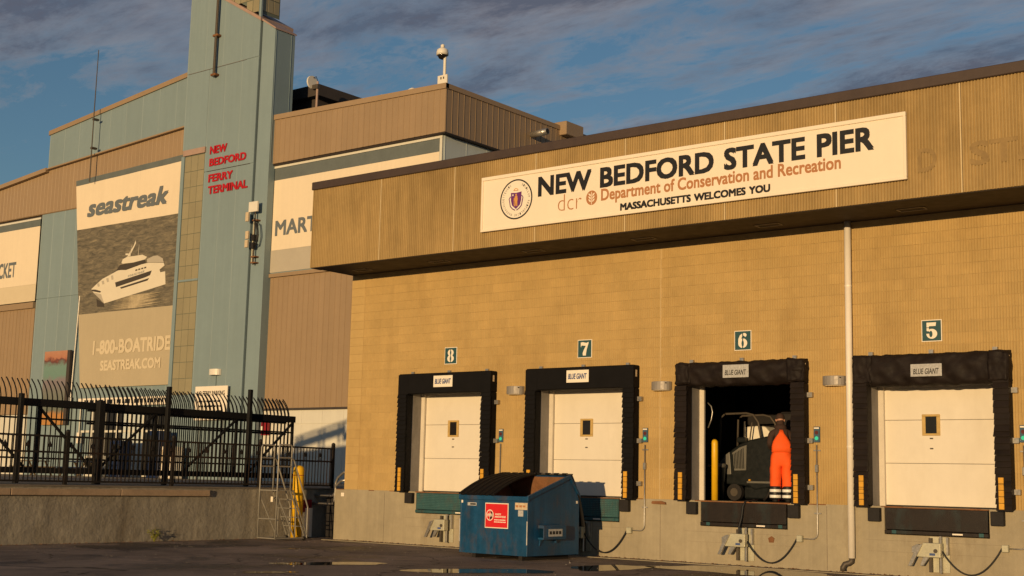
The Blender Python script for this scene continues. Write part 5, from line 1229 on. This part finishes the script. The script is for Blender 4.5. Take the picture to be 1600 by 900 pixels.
for i, (xa, m_, txt, hh) in enumerate(((-60.2, 'blue_machine', 'blue vending machine at the terminal entrance behind the gate', 1.9), (-57.0, 'blue_machine', 'blue cabinet at the foot of the tower behind the gate', 2.4), (-55.9, 'sign_white', 'white cabinet at the foot of the tower behind the gate', 1.6), (-62.4, 'base_white', 'pale newspaper box at the terminal entrance', 1.1))):
    t_ = thing('vending_machine' if i < 1 else 'street_cabinet', txt, 'cabinet'); MB().rbox(xa, xa + .95, 19.2, 19.95, 1.2, 1.2 + hh, .03).build('case', m_, t_); MB().rbox(xa + .1, xa + .85, 19.18, 19.199, 1.2 + hh * .45, 1.2 + hh * .9, .006).build('front_panel', 'dark_glass' if i != 2 else 'sticker', t_)
for i, (xa, ya_, cloth) in enumerate(((-64.6, 17.0, 'table_wood'), (-60.9, 17.3, 'blue_machine'))):
    t_ = thing('picnic_table', ('brown' if i == 0 else 'blue-topped') + ' picnic table on the deck behind the fence', 'picnic table', group='picnic tables')
    for k in range(4): MB().rbox(xa, xa + 1.9, ya_ - .38 + k * .19, ya_ - .20 + k * .19, 1.93, 1.98, .006).build('top_plank', cloth, t_)
    for s_ in (-1, 1):
        MB().rbox(xa, xa + 1.9, ya_ + s_ * .72 - .13, ya_ + s_ * .72 + .13, 1.63, 1.68, .006).build('bench', cloth, t_)
        for e_ in (.2, 1.7): MB().tube([(xa + e_, ya_ + s_ * .2, 1.93), (xa + e_, ya_ + s_ * .62, 1.2)], .05, 4).build('leg', 'table_wood', t_)
    for e_ in (.2, 1.7): MB().box(xa + e_ - .03, xa + e_ + .03, ya_ - .75, ya_ + .75, 1.55, 1.63).build('cross_beam', 'table_wood', t_)
tag(MB().rbox(-65.35, -65.0, 20.60, 20.70, 3.0, 3.6, .01).build('notice', 'sign_white'), 'small white notice with red print left of the terminal entrance', 'sign')

# made-up conveyor added out of view, shaped to shade the terminal's white base wall
mc = thing('shadow_caster', 'unseen conveyor shape added to cast the shadow on the white base wall', 'added shadow caster')
cz = lambda x: 5.45 + (x + 41.2) * .225                       # top edge of the boom
for yy in (-6.6, -5.5):
    MB().prism([(-40.6, cz(-40.6) - .10), (-31.5, cz(-31.5) - .10), (-31.5, cz(-31.5)), (-40.6, cz(-40.6))], lambda u, w, t: (u, t, w), yy, yy + .1).build('top_chord', 'steel_rusty', mc)
    MB().prism([(-40.6, cz(-40.6) - .62), (-37.4, cz(-37.4) - .62), (-37.4, cz(-37.4) - .22), (-40.6, cz(-40.6) - .22)], lambda u, w, t: (u, t, w), yy, yy + .06).build('side_plate', 'steel_rusty', mc)
    MB().prism([(-37.2, cz(-37.2) - .95), (-31.5, cz(-31.5) - .95), (-31.5, cz(-31.5) - .05), (-37.2, cz(-37.2) - .55)], lambda u, w, t: (u, t, w), yy, yy + .06).build('side_plate', 'steel_rusty', mc)
    for xx in (-40.4, -38.9, -37.6): MB().box(xx, xx + .12, yy, yy + .1, cz(xx) - .95, cz(xx) - .02).build('upright', 'steel_rusty', mc)
MB().prism([(-43.6, 4.6), (-31.5, 5.7), (-31.5, 3.0), (-43.6, 3.0)], lambda u, w, t: (u, t, w), -6.5, -5.6).build('hopper', 'steel_rusty', mc)
MB().rbox(-43, -31.5, -6.7, -5.4, 2.0, 3.05, .04).build('chassis', 'steel_rusty', mc)
for xx in (-41.8, -37.5, -33): MB().tube([(xx, -6.9, 1.75), (xx, -5.2, 1.75)], .55, 18).build('wheel', 'rubber', mc)
